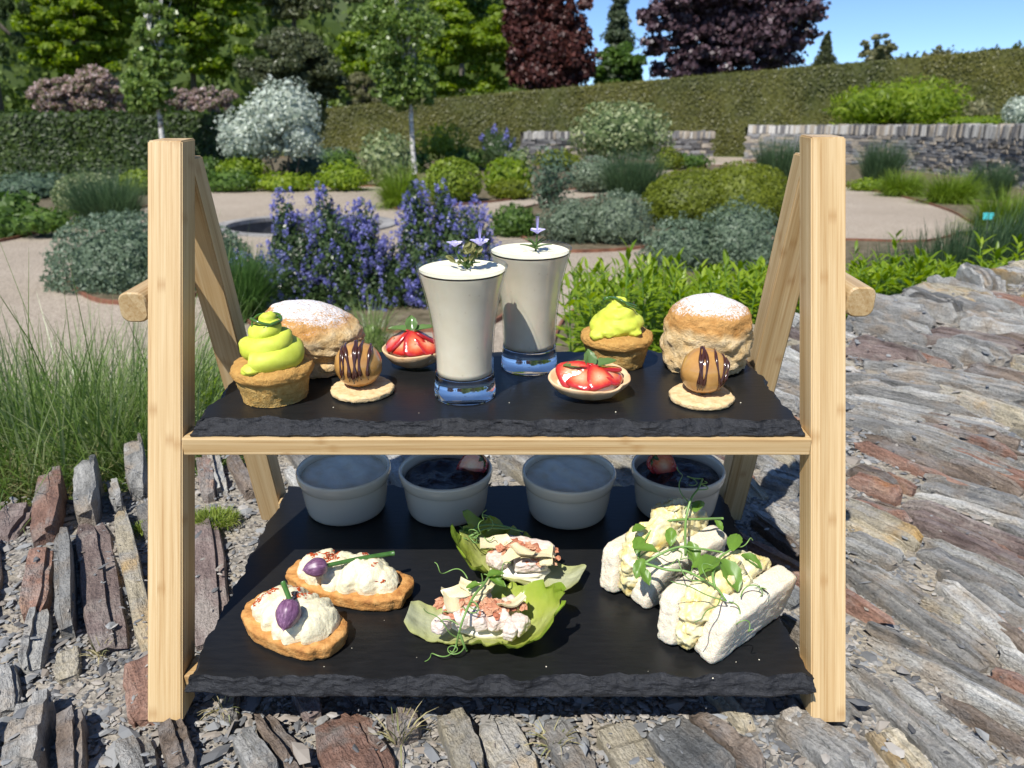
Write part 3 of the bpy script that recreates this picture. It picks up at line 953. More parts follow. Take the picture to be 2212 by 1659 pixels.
tree('conifer', 'dark weeping conifer at the left edge behind the hedge', [(-70, 50, -420, 225)], 38, L_deep, (0.30, 0.07), 46, 260, trunk=4, droop=2.5, flat=1.4, tr=0.5, group='trees behind the hedges')
tree('maple_tree', 'bright green spreading tree left of the slim birch', [(40, 300, -60, 210), (60, 330, -360, 60)], 45, L_bright, (0.30, 0.20), 125, 120, trunk=180, flat=0.55, crad=0.17, group='trees behind the hedges')
tree('maple_tree', 'yellow-green tree between the slim birch and the dark evergreen', [(285, 560, -90, 200), (320, 600, -360, 40)], 48, L_bright, (0.30, 0.20), 125, 120, trunk=430, flat=0.58, crad=0.17, group='trees behind the hedges')
tree('pine_tree', 'tall dark pine behind the dark rounded evergreen', [(520, 800, -330, 120)], 60, L_olive, (0.4, 0.2), 60, 150, trunk=650, group='trees behind the hedges')
tree('evergreen_oak', 'dark olive rounded evergreen behind the white bush', [(512, 748, 58, 250)], 37, L_olive, (0.17, 0.10), 90, 330, trunk=630, crad=0.26, group='trees behind the hedges')
tree('beech_tree', 'fresh green tree behind the right birch', [(700, 960, 30, 240), (860, 1125, -20, 235)], 42, L_bright, (0.27, 0.17), 95, 140, trunk=900, flat=0.55, crad=0.2, group='trees behind the hedges')
tree('beech_tree', 'tall green tree behind the copper column beech', [(820, 1150, -350, 110)], 54, L_mid, (0.32, 0.22), 90, 200, trunk=1000, flat=0.5, group='trees behind the hedges')
tree('hornbeam_bush', 'tan leafless-looking bush behind the hedge beside the dark evergreen', [(740, 835, 150, 250)], 39, L_pale, (0.12, 0.05), 40, 200, trunk=790, cat='bush')
tree('copper_beech', 'copper red column shaped beech with twin tops', [(1090, 1200, -150, 215), (1170, 1282, -170, 205), (1085, 1285, 60, 215)], 38, L_copper, (0.22, 0.15), 80, 170, trunk=1185, crad=0.3, flat=1.3, group='purple leaved trees')
tree('purple_beech', 'large dark purple beech tree at the right', [(1376, 1600, -120, 200), (1500, 1778, -120, 190), (1400, 1760, -330, 90), (1440, 1700, 20, 200)], 40, L_purple, (0.25, 0.18), 110, 95, trunk=1570, crad=0.19, flat=0.8, core=0.45, group='purple leaved trees')
def conifer(label, x0, x1, yt, yb, Y, mat, seed, tiers=30):
    r = np.random.default_rng(seed)
    T = AT((x0 + x1) / 2, yt, Y); Bm = AT((x0 + x1) / 2, yb, Y); half = (AT(x1, yb, Y)[0] - AT(x0, yb, Y)[0]) / 2
    root = thing('spruce_tree', label, 'tree', loc=(T[0], Y, 0), group='conifers on the skyline')
    mb = MB()
    for k in range(tiers):
        q = (k + 0.5) / tiers
        z = T[2] + (Bm[2] - T[2]) * q
        rad = half * (0.12 + 0.9 * q) * r.uniform(0.6, 1.15)
        for j in range(7):
            a = r.uniform(0, 6.28)
            c = np.array([math.cos(a) * rad * 0.6, math.sin(a) * rad * 0.6, z + r.normal(0, 0.12) * half])
            puff(mb, c, rad * 0.5, rad * 0.5, rad * 0.22, rad * 0.3, 60, (0.34, 0.12), r, seed + k, (0.4, 2), 0.9, 0.5, 0.5, droop=1.0)
    mb.build('crown', mat, root)
    v, f = tube([(0, 0, 0), (0, 0, T[2] * 0.5), (0, 0, T[2] * 0.99)], 0.3, 0.03, 7, 3)
    MB().add(v, f).build('trunk', BARK, root)
conifer('tall grey-green conifer between the copper column and the purple beech', 1288, 1392, -70, 190, 66, L_conif, 3)
conifer('small dark conifer just right of the purple beech', 1760, 1816, 74, 160, 75, L_olive, 5, 16)
tree('birch_tree', 'green tree below the tall grey-green conifer', [(1278, 1395, 85, 205)], 50, L_mid, (0.26, 0.18), 60, 160, trunk=1330, group='trees behind the hedges')
tree('ash_tree', 'pale thin-crowned tree on the skyline above the right hedge', [(1850, 1944, 72, 150)], 72, L_pale, (0.32, 0.18), 46, 70, trunk=1897, crad=0.22, core=0.0, group='pale trees on the skyline')
tree('ash_tree', 'low pale tree on the skyline, right of the thin-crowned one', [(1985, 2065, 98, 150)], 76, L_pale, (0.32, 0.18), 34, 60, trunk=2025, core=0.0, group='pale trees on the skyline')
tree('cherry_tree', 'pink blossoming tree behind the left hedge, left of the slim birch', [(60, 190, 160, 262), (150, 280, 135, 262)], 30, L_pink, (0.13, 0.10), 130, 70, trunk=170, crad=0.18, cat='tree', group='pink blossom')
tree('cherry_tree', 'pink blossoming tree behind the hedge right of the slim birch', [(335, 440, 190, 262), (400, 520, 186, 262)], 30, L_pink, (0.13, 0.10), 100, 70, trunk=420, crad=0.18, cat='tree', group='pink blossom')

# ------------------------------------------------------------------ clipped hedges
def hedge(label, A, B, zA, zB, thick, mat, leaf, n, seed):
    r = np.random.default_rng(seed)
    A = np.array(A, float); B = np.array(B, float); d = B - A; L = np.linalg.norm(d); d /= L
    nr = np.array([d[1], -d[0]])
    if nr[1] > 0: nr = -nr
    root = thing('clipped_hedge', label, 'hedge', loc=(A[0], A[1], 0), group='clipped hedges')
    v = []
    for P, zt in ((A, zA), (B, zB)):
        for off in (0, thick):
            for z in (0, zt): v.append((*(P - A - nr * off), z))
    MB().add(v, [(0, 1, 3, 2), (4, 6, 7, 5), (0, 4, 5, 1), (2, 3, 7, 6), (1, 5, 7, 3)]).build('hedge_body', mat, root)
    u = r.random(n); h = r.random(n)
    zt = zA + (zB - zA) * u
    P = np.hstack([(d[None] * (u * L)[:, None]) + nr * (r.uniform(-0.01, 0.05, n) + 0.04 * vnoise(np.stack([u * L * 1.5, h * zt * 1.5, 0 * u], 1), seed))[:, None], (h * zt)[:, None]])
    mb = MB().add(*leaf_quads(P, np.tile([nr[0], nr[1], 0.25], (n, 1)), leaf[0], leaf[1], r, 0.38))
    m = n // 5
    u = r.random(m); zt = zA + (zB - zA) * u
    P = np.hstack([d[None] * (u * L)[:, None] - nr * (r.random(m) * thick)[:, None], (zt + r.uniform(-0.01, 0.03, m) + 0.09 * (r.random(m) ** 9) + 0.03 * vnoise(np.stack([u * L * 0.9, 0 * u, 0 * u], 1), seed))[:, None]])
    mb.add(*leaf_quads(P, np.tile([0, 0, 1.0], (m, 1)), leaf[0], leaf[1], r, 0.4))
    mb.build('foliage', mat, root)
HL = 17.6
a_, b_ = AT(-350, 248, HL), AT(520, 248, HL)
hedge('dark green clipped hedge at the left, below the pink blossom', a_[:2], b_[:2], a_[2], b_[2], 1.1, L_hedge1, (0.11, 0.075), 24000, 3)
a_, b_ = AT(620, 241, 37), AT(2420, 86, 30)
hedge('long olive brown clipped hedge rising to the right', a_[:2], b_[:2], a_[2], b_[2], 1.6, L_hedge2, (0.11, 0.06), 50000, 4)

# ------------------------------------------------------------------ far stone walls
M_core = noisy('mat_wall_core', [(0.05, 0.045, 0.04), (0.11, 0.10, 0.085)], 12, 0.95, 40, 0.5, 0.01)
FARST = [noisy('mat_far_stone_%s' % k, c, 18, 0.85, 90, 0.5, 0.006, rnd=0.35, stretch=(1, 1, 3)) for k, c in
         (('grey', [(0.15, 0.15, 0.15), (0.28, 0.27, 0.26)]), ('tan', [(0.24, 0.20, 0.15), (0.38, 0.33, 0.27)]), ('dark', [(0.09, 0.088, 0.088), (0.18, 0.17, 0.165)]), ('pale', [(0.34, 0.32, 0.29), (0.48, 0.46, 0.42)]))]
def chipped_box(r):
    v, f = box(-0.5, 0.5, -0.5, 0.5, -0.5, 0.5)
    v = np.array(v) + r.uniform(-0.08, 0.08, (8, 3))
    return v, f
SHAPES = []
_r = np.random.default_rng(5)
for m_ in FARST:
    for k in range(3): SHAPES.append(MB().add(*chipped_box(_r)).mesh('stone', m_))
def far_wall(label, pts, H, cop, seed, z0=0.0, course=0.085, cap=300):
    r = np.random.default_rng(seed)
    P = catmull(np.array(pts, float), 10)
    seg = np.linalg.norm(np.diff(P, axis=0), axis=1); S = np.concatenate([[0], np.cumsum(seg)])
    def at(s_):
        x = np.interp(s_, S, P[:, 0]); y = np.interp(s_, S, P[:, 1])
        x2 = np.interp(s_ + 0.05, S, P[:, 0]); y2 = np.interp(s_ + 0.05, S, P[:, 1]); x1 = np.interp(s_ - 0.05, S, P[:, 0]); y1 = np.interp(s_ - 0.05, S, P[:, 1])
        return np.array([x, y]), math.atan2(y2 - y1, x2 - x1)
    o0 = np.array([P[0, 0], P[0, 1], z0])
    root = thing('drystone_wall', label, 'stone wall', loc=tuple(o0), group='far drystone walls')
    # core
    t = np.gradient(P, axis=0); t /= np.linalg.norm(t, axis=1)[:, None]
    nr = np.stack([t[:, 1], -t[:, 0]], 1)
    n = len(P); rows = []
    for off, z in ((0.0, -0.1), (0.0, H - 0.02), (-0.45, H - 0.02), (-0.45, -0.1)):
        rows.append(np.hstack([P + nr * off - o0[:2], np.full((n, 1), z)]))
    MB().add(np.concatenate(rows), grid_faces(4, n)).build('wall_core', M_core, root)
    items = []
    z = 0.0
    while z < H - cop - 0.02:
        ch = course * r.uniform(0.7, 1.3); s_ = r.uniform(-0.2, 0)
        while s_ < S[-1]:
            l = r.uniform(0.16, 0.5)
            if s_ + l / 2 > 0 and s_ + l / 2 < S[-1]: items.append((s_ + l / 2, z + ch / 2, l - 0.02, ch - 0.015, r.integers(0, 9)))
            s_ += l
        z += ch
    zc = z
    s_ = 0.0
    while s_ < S[-1]:
        l = r.uniform(0.07, 0.16)
        items.append((s_ + l / 2, zc + (H - zc) / 2 + r.uniform(-0.02, 0.025), l - 0.012, (H - zc) * r.uniform(0.95, 1.1), r.integers(3, 12)))
        s_ += l
    def depth_of(it): return at(it[0])[0][1]
    items.sort(key=lambda it: -(it[2] * it[3]) / depth_of(it) ** 2)
    rest = MB()
    for k, (s1, zz, l, h, sh) in enumerate(items):
        p, a = at(s1)
        M = Matrix.Translation((p[0] - o0[0] + math.sin(a) * 0.05, p[1] - o0[1] - math.cos(a) * 0.05, zz)) @ Matrix.Rotation(a + r.normal(0, 0.03), 4, 'Z') @ Matrix.Rotation(r.normal(0, 0.03), 4, 'Y') @ Matrix.Diagonal((l, r.uniform(0.24, 0.3), h, 1))
        if k < cap:
            o = bpy.data.objects.new('stone', SHAPES[int(sh)]); COL.objects.link(o); o.parent = root; o.matrix_local = M
        else:
            v, f = box(-0.5, 0.5, -0.5, 0.5, -0.5, 0.5)
            rest.add(np.array([M @ Vector(q) for q in v]), f, int(sh) // 3)
    if rest.v:
        o = rest.build('stones', FARST, root); tag(o, kind='stuff')
    return root
def wp(px, py): return GP(px, py)[:2]
far_wall('long curved drystone wall with upright coping stones at the right', [wp(1617, 343), wp(1730, 348), wp(1843, 356), wp(1965, 368), wp(2086, 384), wp(2212, 406), wp(2330, 440)], 1.19, 0.30, 3)
lw = [AT(1130, 335, 28.5)[:2], AT(1330, 335, 29.2)[:2], AT(1532, 337, 30.0)[:2]]
far_wall('short drystone wall behind the variegated bush, left of the gap', lw, 0.98, 0.28, 4)
tr_ = [wp(1617, 343), wp(1843, 356), wp(2086, 384), wp(2330, 440)]
sheet('terrace', [(tr_[0][0] + .3, tr_[0][1] + .25), (tr_[1][0] + .3, tr_[1][1] + .25), (tr_[2][0] + .3, tr_[2][1] + .25), (tr_[3][0] + .3, tr_[3][1]), (40, 12), (40, 34), (9.6, 36)], 1.12, M_ground)

# ------------------------------------------------------------------ birches
def birch(label, boxes, trunk, ybase, Y, seed, lean=0.0, n=70):
    o = tree('young_birch', label, boxes, Y, L_birch, (0.10, 0.075), n, 62, trunk=trunk, bark=BIRCHB, crad=0.24, core=0.0, seed=seed, tr=0.075, flat=0.9, group='young birches', limbs=16)
birch('slim young birch in front of the left hedge', [(280, 400, -20, 200), (262, 372, 140, 270), (300, 420, -300, 20)], 341, 395, 16.4, 11, n=55)
birch('taller young birch with pale trunk near the middle', [(760, 960, -20, 190), (800, 950, 120, 255), (790, 980, -300, 20)], 893, 365, 20.5, 13, n=75)

# ------------------------------------------------------------------ shrubs and mounds
S_ = shrub
S_('weeping_pear', 'white-leaved bushy weeping tree in front of the hedges', [(470, 610, 235, 350), (545, 690, 176, 300), (600, 692, 235, 345), (520, 640, 200, 320)], 16.8, L_white, 1.5, (0.10, 0.05), (0.3, 3.5), cat='bush', core=0.7)
S_('variegated_bush', 'large cream and green bush in front of the short drystone wall', [(1232, 1452, 216, 350)], 24, L_vari, 1.5, (0.13, 0.08), (0.14, 3.5))
S_('box_bush', 'small dark olive bush at the foot of the large cream bush', [(1415, 1475, 318, 375)], 22.5, L_hebe, 1.6, (0.08, 0.05))
S_('feathery_bush', 'broad fresh green feathery bush above the curved wall', [(1795, 1960, 185, 275), (1870, 2080, 170, 275)], 27, L_bright, 1.3, (0.26, 0.05), (0.3, 4.0), z0=1.1)
S_('pale_bush', 'small pale bush above the curved wall, right of the feathery one', [(2085, 2146, 214, 262)], 25, L_pale, 1.4, (0.12, 0.07), z0=1.1)
S_('white_flowering_bush', 'grey-white bush above the wall at the right edge', [(2168, 2250, 205, 272)], 22, L_white, 1.3, (0.12, 0.04), z0=1.1)
S_('low_green_cushion', 'flat green cushion on the curved wall', [(2030, 2200, 250, 275)], 23, L_bright, 1.2, (0.12, 0.05), z0=1.1)
S_('clipped_ball', 'clipped yellow-green ball beside the taller birch', [(914, 1043, 340, 441)], Yg(436), L_lime, 2.0, (0.055, 0.04), (0.05, 4), group='clipped balls')
S_('leafy_bush', 'fresh green leafy bush right of the clipped ball', [(1040, 1150, 338, 425)], Yg(420), L_bright, 1.5, (0.12, 0.06), (0.2, 3))
S_('low_box_hedge', 'low dark green edging plant in front of the leafy bush', [(1055, 1155, 385, 432)], Yg(430), L_hebe, 1.5, (0.07, 0.04))
S_('open_olive_bush', 'open grey-olive bush with many upright bare stems', [(1142, 1245, 316, 435), (1150, 1225, 360, 455)], Yg(452), L_blue, 0.75, (0.09, 0.035), (0.35, 4), core=0.0, stems=14, shell=0.6)
S_('variegated_shrub', 'grey-green variegated shrub left of the taller birch', [(775, 895, 284, 402)], Yg(402), L_vari, 1.4, (0.11, 0.06), (0.25, 3.5))
S_('golden_shrub', 'loose yellow-green shrub behind the clipped ball', [(898, 1008, 266, 352)], 22.5, L_lime, 1.0, (0.14, 0.05), (0.4, 4), core=0.5)
S_('silver_mound', 'small grey-green mound left of the dark spiky grass', [(1228, 1338, 336, 418)], Yg(415), L_santo, 1.6, (0.07, 0.04), (0.12, 4), group='grey-green mounds')
S_('hebe_mound', 'big smooth olive green mound behind the right leg', [(1385, 1610, 362, 500), (1500, 1714, 350, 496), (1398, 1560, 395, 503)], Yg(505) + 0.7, L_hebe, 1.5, (0.034, 0.020), (0.07, 4), depth=0.75, core=0.9, shell=0.08, jit=0.45)
S_('grey_mound', 'wide grey-green santolina mound behind the rear glass', [(1162, 1310, 428, 530), (1255, 1412, 414, 537)], Yg(538) + 0.5, L_santo, 1.5, (0.042, 0.016), (0.2, 5), group='grey-green mounds')
S_('green_cushion', 'low green cushion left of the grey-green santolina mound', [(1058, 1165, 442, 518)], Yg(518) + 0.3, L_mid, 1.7, (0.06, 0.025), (0.25, 4))
S_('silver_bush', 'silvery green bushy mound in front of the big olive mound', [(1388, 1560, 468, 605), (1490, 1698, 440, 610)], Yg(612) + 0.7, L_silver, 1.5, (0.036, 0.015), (0.2, 5), group='grey-green mounds')
S_('box_ball', 'round bright green bush left of the white-leaved tree foot', [(468, 584, 336, 402)], Yg(402), L_bright, 1.8, (0.08, 0.05), (0.12, 4))
S_('box_ball', 'small round green bush close to the left leg top', [(420, 484, 336, 395)], Yg(400), L_mid, 1.8, (0.08, 0.05), (0.12, 4))
S_('clipped_ball', 'clipped pale yellow ball at the left', [(118, 262, 372, 466)], Yg(466) + .4, L_vari, 2.0, (0.05, 0.035), (0.05, 4), group='clipped balls')
S_('clipped_ball', 'yellow-green ball half hidden by the left leg', [(256, 345, 366, 422)], Yg(422), L_lime, 1.9, (0.06, 0.04), (0.06, 4), group='clipped balls')
S_('leafy_perennial', 'dark green large-leaved plant at the left edge', [(-30, 84, 412, 492)], Yg(490), L_mid, 1.2, (0.13, 0.08), (0.3, 3))
S_('low_green_plant', 'low green plant along the edging at the left edge', [(-60, 60, 462, 525), (30, 160, 448, 505)], Yg(512), L_mid, 1.3, (0.10, 0.025), (0.25, 4))
S_('blue_grey_cushion', 'blue-grey cushion below the dark left hedge', [(-30, 150, 372, 432)], Yg(428), L_blue, 1.4, (0.09, 0.035), (0.2, 4))
S_('silver_mound', 'big silvery green mound behind the left legs', [(112, 440, 458, 684), (330, 540, 474, 650)], Yg(672) + 1.0, L_silver, 1.8, (0.032, 0.017), (0.12, 5), group='grey-green mounds')
for lab, b, mt in (('low green plants along the far path, nearest the left leg', (436, 560, 366, 416), L_mid), ('flat green plant along the middle of the far path', (540, 690, 374, 414), L_bright), ('green plant at the right end of the far path edge', (680, 800, 350, 414), L_bright),
                   ('blue-green plant behind the far path plants', (600, 720, 336, 395), L_blue), ('tuft of blue-green leaves left of the variegated shrub', (690, 780, 322, 385), L_mid)):
    S_('border_plant', lab, [b], Yg(b[3]) + .2, mt, 1.3, (0.10, 0.045), (0.25, 4), group='border plants along the far path')
for lab, b, mt in (('grey-green low plant under the long hedge, left of the birch', (640, 770, 318, 372), L_blue), ('green low plant under the long hedge, behind the clipped ball', (960, 1060, 318, 368), L_mid), ('pale variegated low plant beside the short blue bush', (1085, 1150, 318, 372), L_vari),
                   ('low green plant between the birch and the golden shrub', (850, 930, 322, 372), L_mid), ('olive low plant in front of the short drystone wall', (1150, 1260, 322, 368), L_hebe), ('green low plant in front of the short wall right end', (1450, 1540, 332, 364), L_mid)):
    S_('border_plant', lab, [b], Yg(b[3]) - .3, mt, 1.3, (0.12, 0.055), (0.25, 4), group='border plants under the long hedge')
S_('low_box_hedge', 'strip of low green plants under the curved wall', [(1830, 1920, 385, 415)], Yg(412), L_bright, 1.3, (0.09, 0.03))

# blue ceanothus
def ceanothus(label, boxes, Y, seed, ncl, nfl=28, fs=0.014):
    root = shrub('blue_ceanothus', label, boxes, Y, L_cean, 1.1, (0.030, 0.017), (0.25, 4), group='blue flowering bushes', cat='flowering bush', core=0.72, stems=10, shell=0.35, seed=seed)
    r = np.random.default_rng(seed + 1)
    mb = MB(); org = np.array(root.location)
    for i, b in enumerate(boxes):
        c, rx, ry, up, dn = box_egg(b, Y, 0.9)
        n = int(ncl * rx * (up + dn))
        d = unit(n, r); d = d[(d[:, 2] > -0.75) & (d[:, 1] < 0.5)]
        keep = 1.3 * vnoise(d * 3.3 + seed + 2.7 * i, seed) + 0.9 * d[:, 2] + r.uniform(-.35, .35, len(d)) > 0.02
        d = d[keep]
        k = (1.0 + 0.22 * fbm(d * 4 + seed + i, 3, seed + i)) * r.uniform(0.93, 1.05, len(d))
        P = egg(d * k[:, None], c, rx, ry, up, dn) - org
        ax = d * 0.6 + np.array([0, 0, 0.8]); ax /= np.linalg.norm(ax, axis=1)[:, None]
        m = len(P)
        ll = r.uniform(0.03, 0.085, m) * (1 if fs < 0.03 else 2.5); rr = ll * 0.5
        q = r.random((m, nfl)); off = unit(m * nfl, r).reshape(m, nfl, 3)
        pos = P[:, None] + ax[:, None] * (q * ll[:, None])[:, :, None] + off * ((1 - 0.75 * q) * rr[:, None])[:, :, None]
        mb.add(*leaf_quads(pos.reshape(-1, 3), off.reshape(-1, 3), fs, fs * 0.9, r, 0.3))
    tag(mb.build('flowers', F_cean, root), kind='stuff')
YC = Yg(700) + 0.5
ceanothus('blue flowering bush behind the left scone', [(575, 730, 520, 705), (588, 650, 432, 600), (672, 745, 425, 640), (758, 822, 445, 640), (690, 845, 540, 705), (500, 620, 552, 640), (540, 660, 590, 690), (600, 760, 580, 712), (585, 700, 470, 690), (650, 815, 462, 690), (720, 840, 480, 650), (775, 905, 530, 706)], YC, 21, 1450)
ceanothus('blue flowering bush behind the glasses', [(860, 1050, 500, 690), (866, 932, 402, 600), (932, 985, 412, 560), (985, 1062, 462, 610), (830, 950, 580, 712), (965, 1080, 545, 645), (855, 970, 450, 660), (930, 1068, 450, 650)], YC + 0.15, 22, 1500)
ceanothus('small blue flowering bush beside the short wall', [(1040, 1120, 284, 362), (1040, 1075, 278, 330)], 21.5, 23, 60, 26, 0.05)

# grasses
grass('dark_grass', 'dark green spiky grass behind the left bar end', 150, 330, 386, 494, G_blue, 2200, 0.30, 0.008)
grass('spiky_grass', 'dark spiky grass between the grey-green mounds', 1283, 1450, 338, 428, G_blue, 2000, 0.28, 0.010)
grass('fountain_grass', 'bright green fountain grass left of the taller birch foot', 818, 915, 364, 450, G_lime, 1500, 0.5, 0.010, curl=0.9)
grass('tall_grass', 'tall blue-green grass in front of the gap end of the wall', 1612, 1750, 310, 388, G_blue, 1500, 0.25, 0.014)
grass('tall_grass', 'upright blue-green grass against the curved wall', 1848, 1952, 320, 404, G_blue, 1500, 0.22, 0.013)
grass('tall_grass', 'blue-green grass between the lime clumps under the wall', 2078, 2190, 362, 432, G_blue, 1400, 0.25, 0.011)
grass('lime_grass', 'lime green clump at the left under the curved wall', 1890, 2004, 372, 424, G_lime, 1500, 0.5, 0.012, curl=0.8)
grass('lime_grass', 'lime green clump in the middle under the curved wall', 1985, 2116, 376, 440, G_lime, 1500, 0.5, 0.012, curl=0.8)
grass('lime_grass', 'large lime green clump at the right edge with a teal plant label', 2088, 2250, 418, 512, G_lime, 2200, 0.5, 0.010, curl=0.8)
grass('fine_grass', 'green grass left of the blue bushes', 490, 572, 556, 695, G_green, 1500, 0.3, 0.006, ell=0.8)
grass('fine_grass', 'thin arching grass behind the striped choux and the rear tart', 760, 850, 640, 745, G_mix, 260, 0.55, 0.004, ell=0.8, Y=3.4, z0=None)
def bank_grass(name, label, X, Y, rad, H, mat, n, lean, width, curl, seed, ell=0.7):
    r = np.random.default_rng(seed)
    z0 = float(bank_z(np.array(X), np.array(Y)))
    root = thing(name, label, 'grass clump', loc=(X, Y, z0), group='ornamental grasses')
    v, f = blades(n, 0, 0, 0, rad, H, lean, width, r, zf=lambda x, y: bank_z(x + X, y + Y) - z0, curl=curl, ell=ell)
    MB().add(v, f).build('blades', mat, root)
bank_grass('rush_grass', 'dense dark upright grass at the right behind the wall stones', 1.60, 2.72, 0.46, 0.34, G_blue, 7000, 0.30, 0.0055, 0.5, 61, 0.45)
bank_grass('rush_grass', 'dark upright grass at the right edge behind the boulders', 2.25, 3.0, 0.5, 0.32, G_blue, 6000, 0.30, 0.006, 0.5, 62, 0.5)
bank_grass('rush_grass', 'loose spiky grass reaching in at the left edge', -1.55, 1.75, 0.22, 0.55, G_green, 260, 0.5, 0.007, 0.6, 63)
# meadow grass on the bank at the left, too fine to count
r = np.random.default_rng(71)
mb = MB()
zf = lambda x, y: bank_z(x, y) + 0.02
for (X, Y, rad, H, n, lean) in ((-0.62, 0.95, 0.20, 0.25, 4200, 0.85), (-0.92, 1.05, 0.28, 0.28, 4600, 0.85), (-0.70, 1.25, 0.26, 0.28, 3800, 0.8), (-0.80, 1.15, 0.35, 0.36, 500, 0.5), (-1.25, 1.4, 0.4, 0.30, 2200, 0.7), (-0.50, 1.12, 0.14, 0.20, 1500, 0.8), (-0.44, 0.90, 0.10, 0.18, 900, 0.8)):
    mb.add(*blades(n, X, Y, 0, rad, H, lean, 0.0030, r, zf=zf, curl=0.7, ell=1.0, seg=3))
o = mb.build('meadow_grass', G_mix); tag(o, 'long fine green grass on the bank left of the stand', 'grass', kind='stuff')
mb = MB()
for (X, Y, rad, H, n, lean) in ((-0.60, 0.78, 0.13, 0.10, 1500, 1.0), (-0.74, 0.72, 0.14, 0.12, 1500, 1.0), (-0.46, 0.80, 0.06, 0.08, 300, 1.0)):
    mb.add(*blades(n, X, Y, 0, rad, H, lean, 0.0026, r, zf=lambda x, y: bank_z(x, y) + 0.03, curl=0.7, ell=0.7))
o = mb.build('dry_grass', G_straw); tag(o, 'dry straw-coloured grass at the back edge of the wall, left', 'grass', kind='stuff')

# leafy perennials on the bank
def lance_leaf(P, D, U, l, w_):
    """folded lance leaves: P base (n,3), D direction, U up normal"""
    n = len(P)
    S = np.cross(D, U); S /= np.linalg.norm(S, axis=1)[:, None] + 1e-9
    U2 = np.cross(S, D)
    l = l[:, None]; w_ = w_[:, None]
    m1 = P + D * l * 0.35 - U2 * l * 0.02; m2 = P + D * l * 0.72 + U2 * -l * 0.06; tip = P + D * l - U2 * l * 0.16
    v = np.stack([P, m1 + S * w_ * 0.5 + U2 * w_ * 0.18, m1, m1 - S * w_ * 0.5 + U2 * w_ * 0.18, m2 + S * w_ * 0.38 + U2 * w_ * 0.12, m2, m2 - S * w_ * 0.38 + U2 * w_ * 0.12, tip], 1)
    ff = [(0, 1, 2), (0, 2, 3), (1, 4, 5, 2), (2, 5, 6, 3), (4, 7, 5), (5, 7, 6)]
    f = []
    tri = np.array([q for q in ff if len(q) == 3]); qd = np.array([q for q in ff if len(q) == 4])
    o_ = (np.arange(n) * 8)[:, None, None]
    return v.reshape(-1, 3), (tri[None] + o_).reshape(-1, 3), (qd[None] + o_).reshape(-1, 4)
L_perennial = leafmat('mat_leaf_perennial', [(0.12, 0.20, 0.012), (0.20, 0.30, 0.018), (0.29, 0.38, 0.03)], trans=0.45, rough=0.4)
M_stem = plain('mat_green_stem', (0.12, 0.22, 0.03), 0.5)
def leafy(label, pts, hgt, seed, ll=0.058):
    r = np.random.default_rng(seed)
    X, Y = np.mean([p[0] for p in pts]), np.mean([p[1] for p in pts])
    z0 = float(bank_z(np.array(X), np.array(Y)))
    root = thing('leafy_perennial', label, 'perennial', loc=(X, Y, z0), group='bright leafy perennials')
    mb = MB(); ms = MB()
    for (x, y) in pts:
        zb = float(bank_z(np.array(x), np.array(y))) - z0
        H = max(0.07, float(AT(CX, hgt + r.normal(0, 22), y)[2]) - zb - z0)
        lx, ly = r.normal(0, 0.10), r.normal(0, 0.10)
        pth = lambda q: np.stack([x - X + lx * H * q, y - Y + ly * H * q, zb + H * q], -1)
        v, f = tube(pth(np.array([0, .5, 1.0])), 0.0022, 0.0012, 4, 1); ms.add(v, f)
        n = 20
        q = np.linspace(0.22, 1.0, n)
        a = np.arange(n) * 2.39996 + r.uniform(0, 6)
        el = np.linspace(-0.1, 1.0, n) + r.normal(0, 0.12, n)
        D = np.stack([np.cos(a) * np.cos(el), np.sin(a) * np.cos(el), np.sin(el)], 1)
        U = np.stack([-np.cos(a) * np.sin(el), -np.sin(a) * np.sin(el), np.cos(el)], 1)
        l = ll * np.linspace(1.15, 0.6, n) * r.uniform(0.8, 1.2, n)
        v, t3, q4 = lance_leaf(pth(q), D, U, l, l * 0.26)
        off = mb.n
        mb.v.append(v); mb.f += [t3 + off, q4 + off]; mb.m += [np.zeros(len(t3)), np.zeros(len(q4))]; mb.n += len(v)
    mb.build('foliage', L_perennial, root, smooth=True)
    ms.build('stems', M_stem, root)
def scatter(n, x0, x1, y0, y1, seed, cond=None):
    r = np.random.default_rng(seed); out = []
    while len(out) < n:
        x, y = r.uniform(x0, x1), r.uniform(y0, y1)
        if cond is None or cond(x, y): out.append((x, y))
    return out
def behind(x, y): return -((x - WO[0]) * WA[0] + (y - WO[1]) * WA[1])
leafy('bright green leafy plants behind the right cupcake', scatter(170, 0.10, 0.55, 1.5, 2.7, 1, lambda x, y: behind(x, y) > 0.25 and x > 0.12 + (y - 1.5) * 0.12), 608, 1)
leafy('bright green leafy plants behind the right scone and leg', scatter(170, 0.50, 1.10, 1.7, 2.8, 2, lambda x, y: behind(x, y) > 0.25), 596, 2)
leafy('bright green leafy plants right of the right leg', scatter(90, 0.95, 1.62, 1.75, 2.35, 3, lambda x, y: behind(x, y) > 0.16), 590, 3, 0.065)

leafy('few green leaves behind the front left leg', scatter(34, -0.50, -0.24, 0.95, 1.25, 4, lambda x, y: behind(x, y) > 0.12), 850, 4, 0.045)

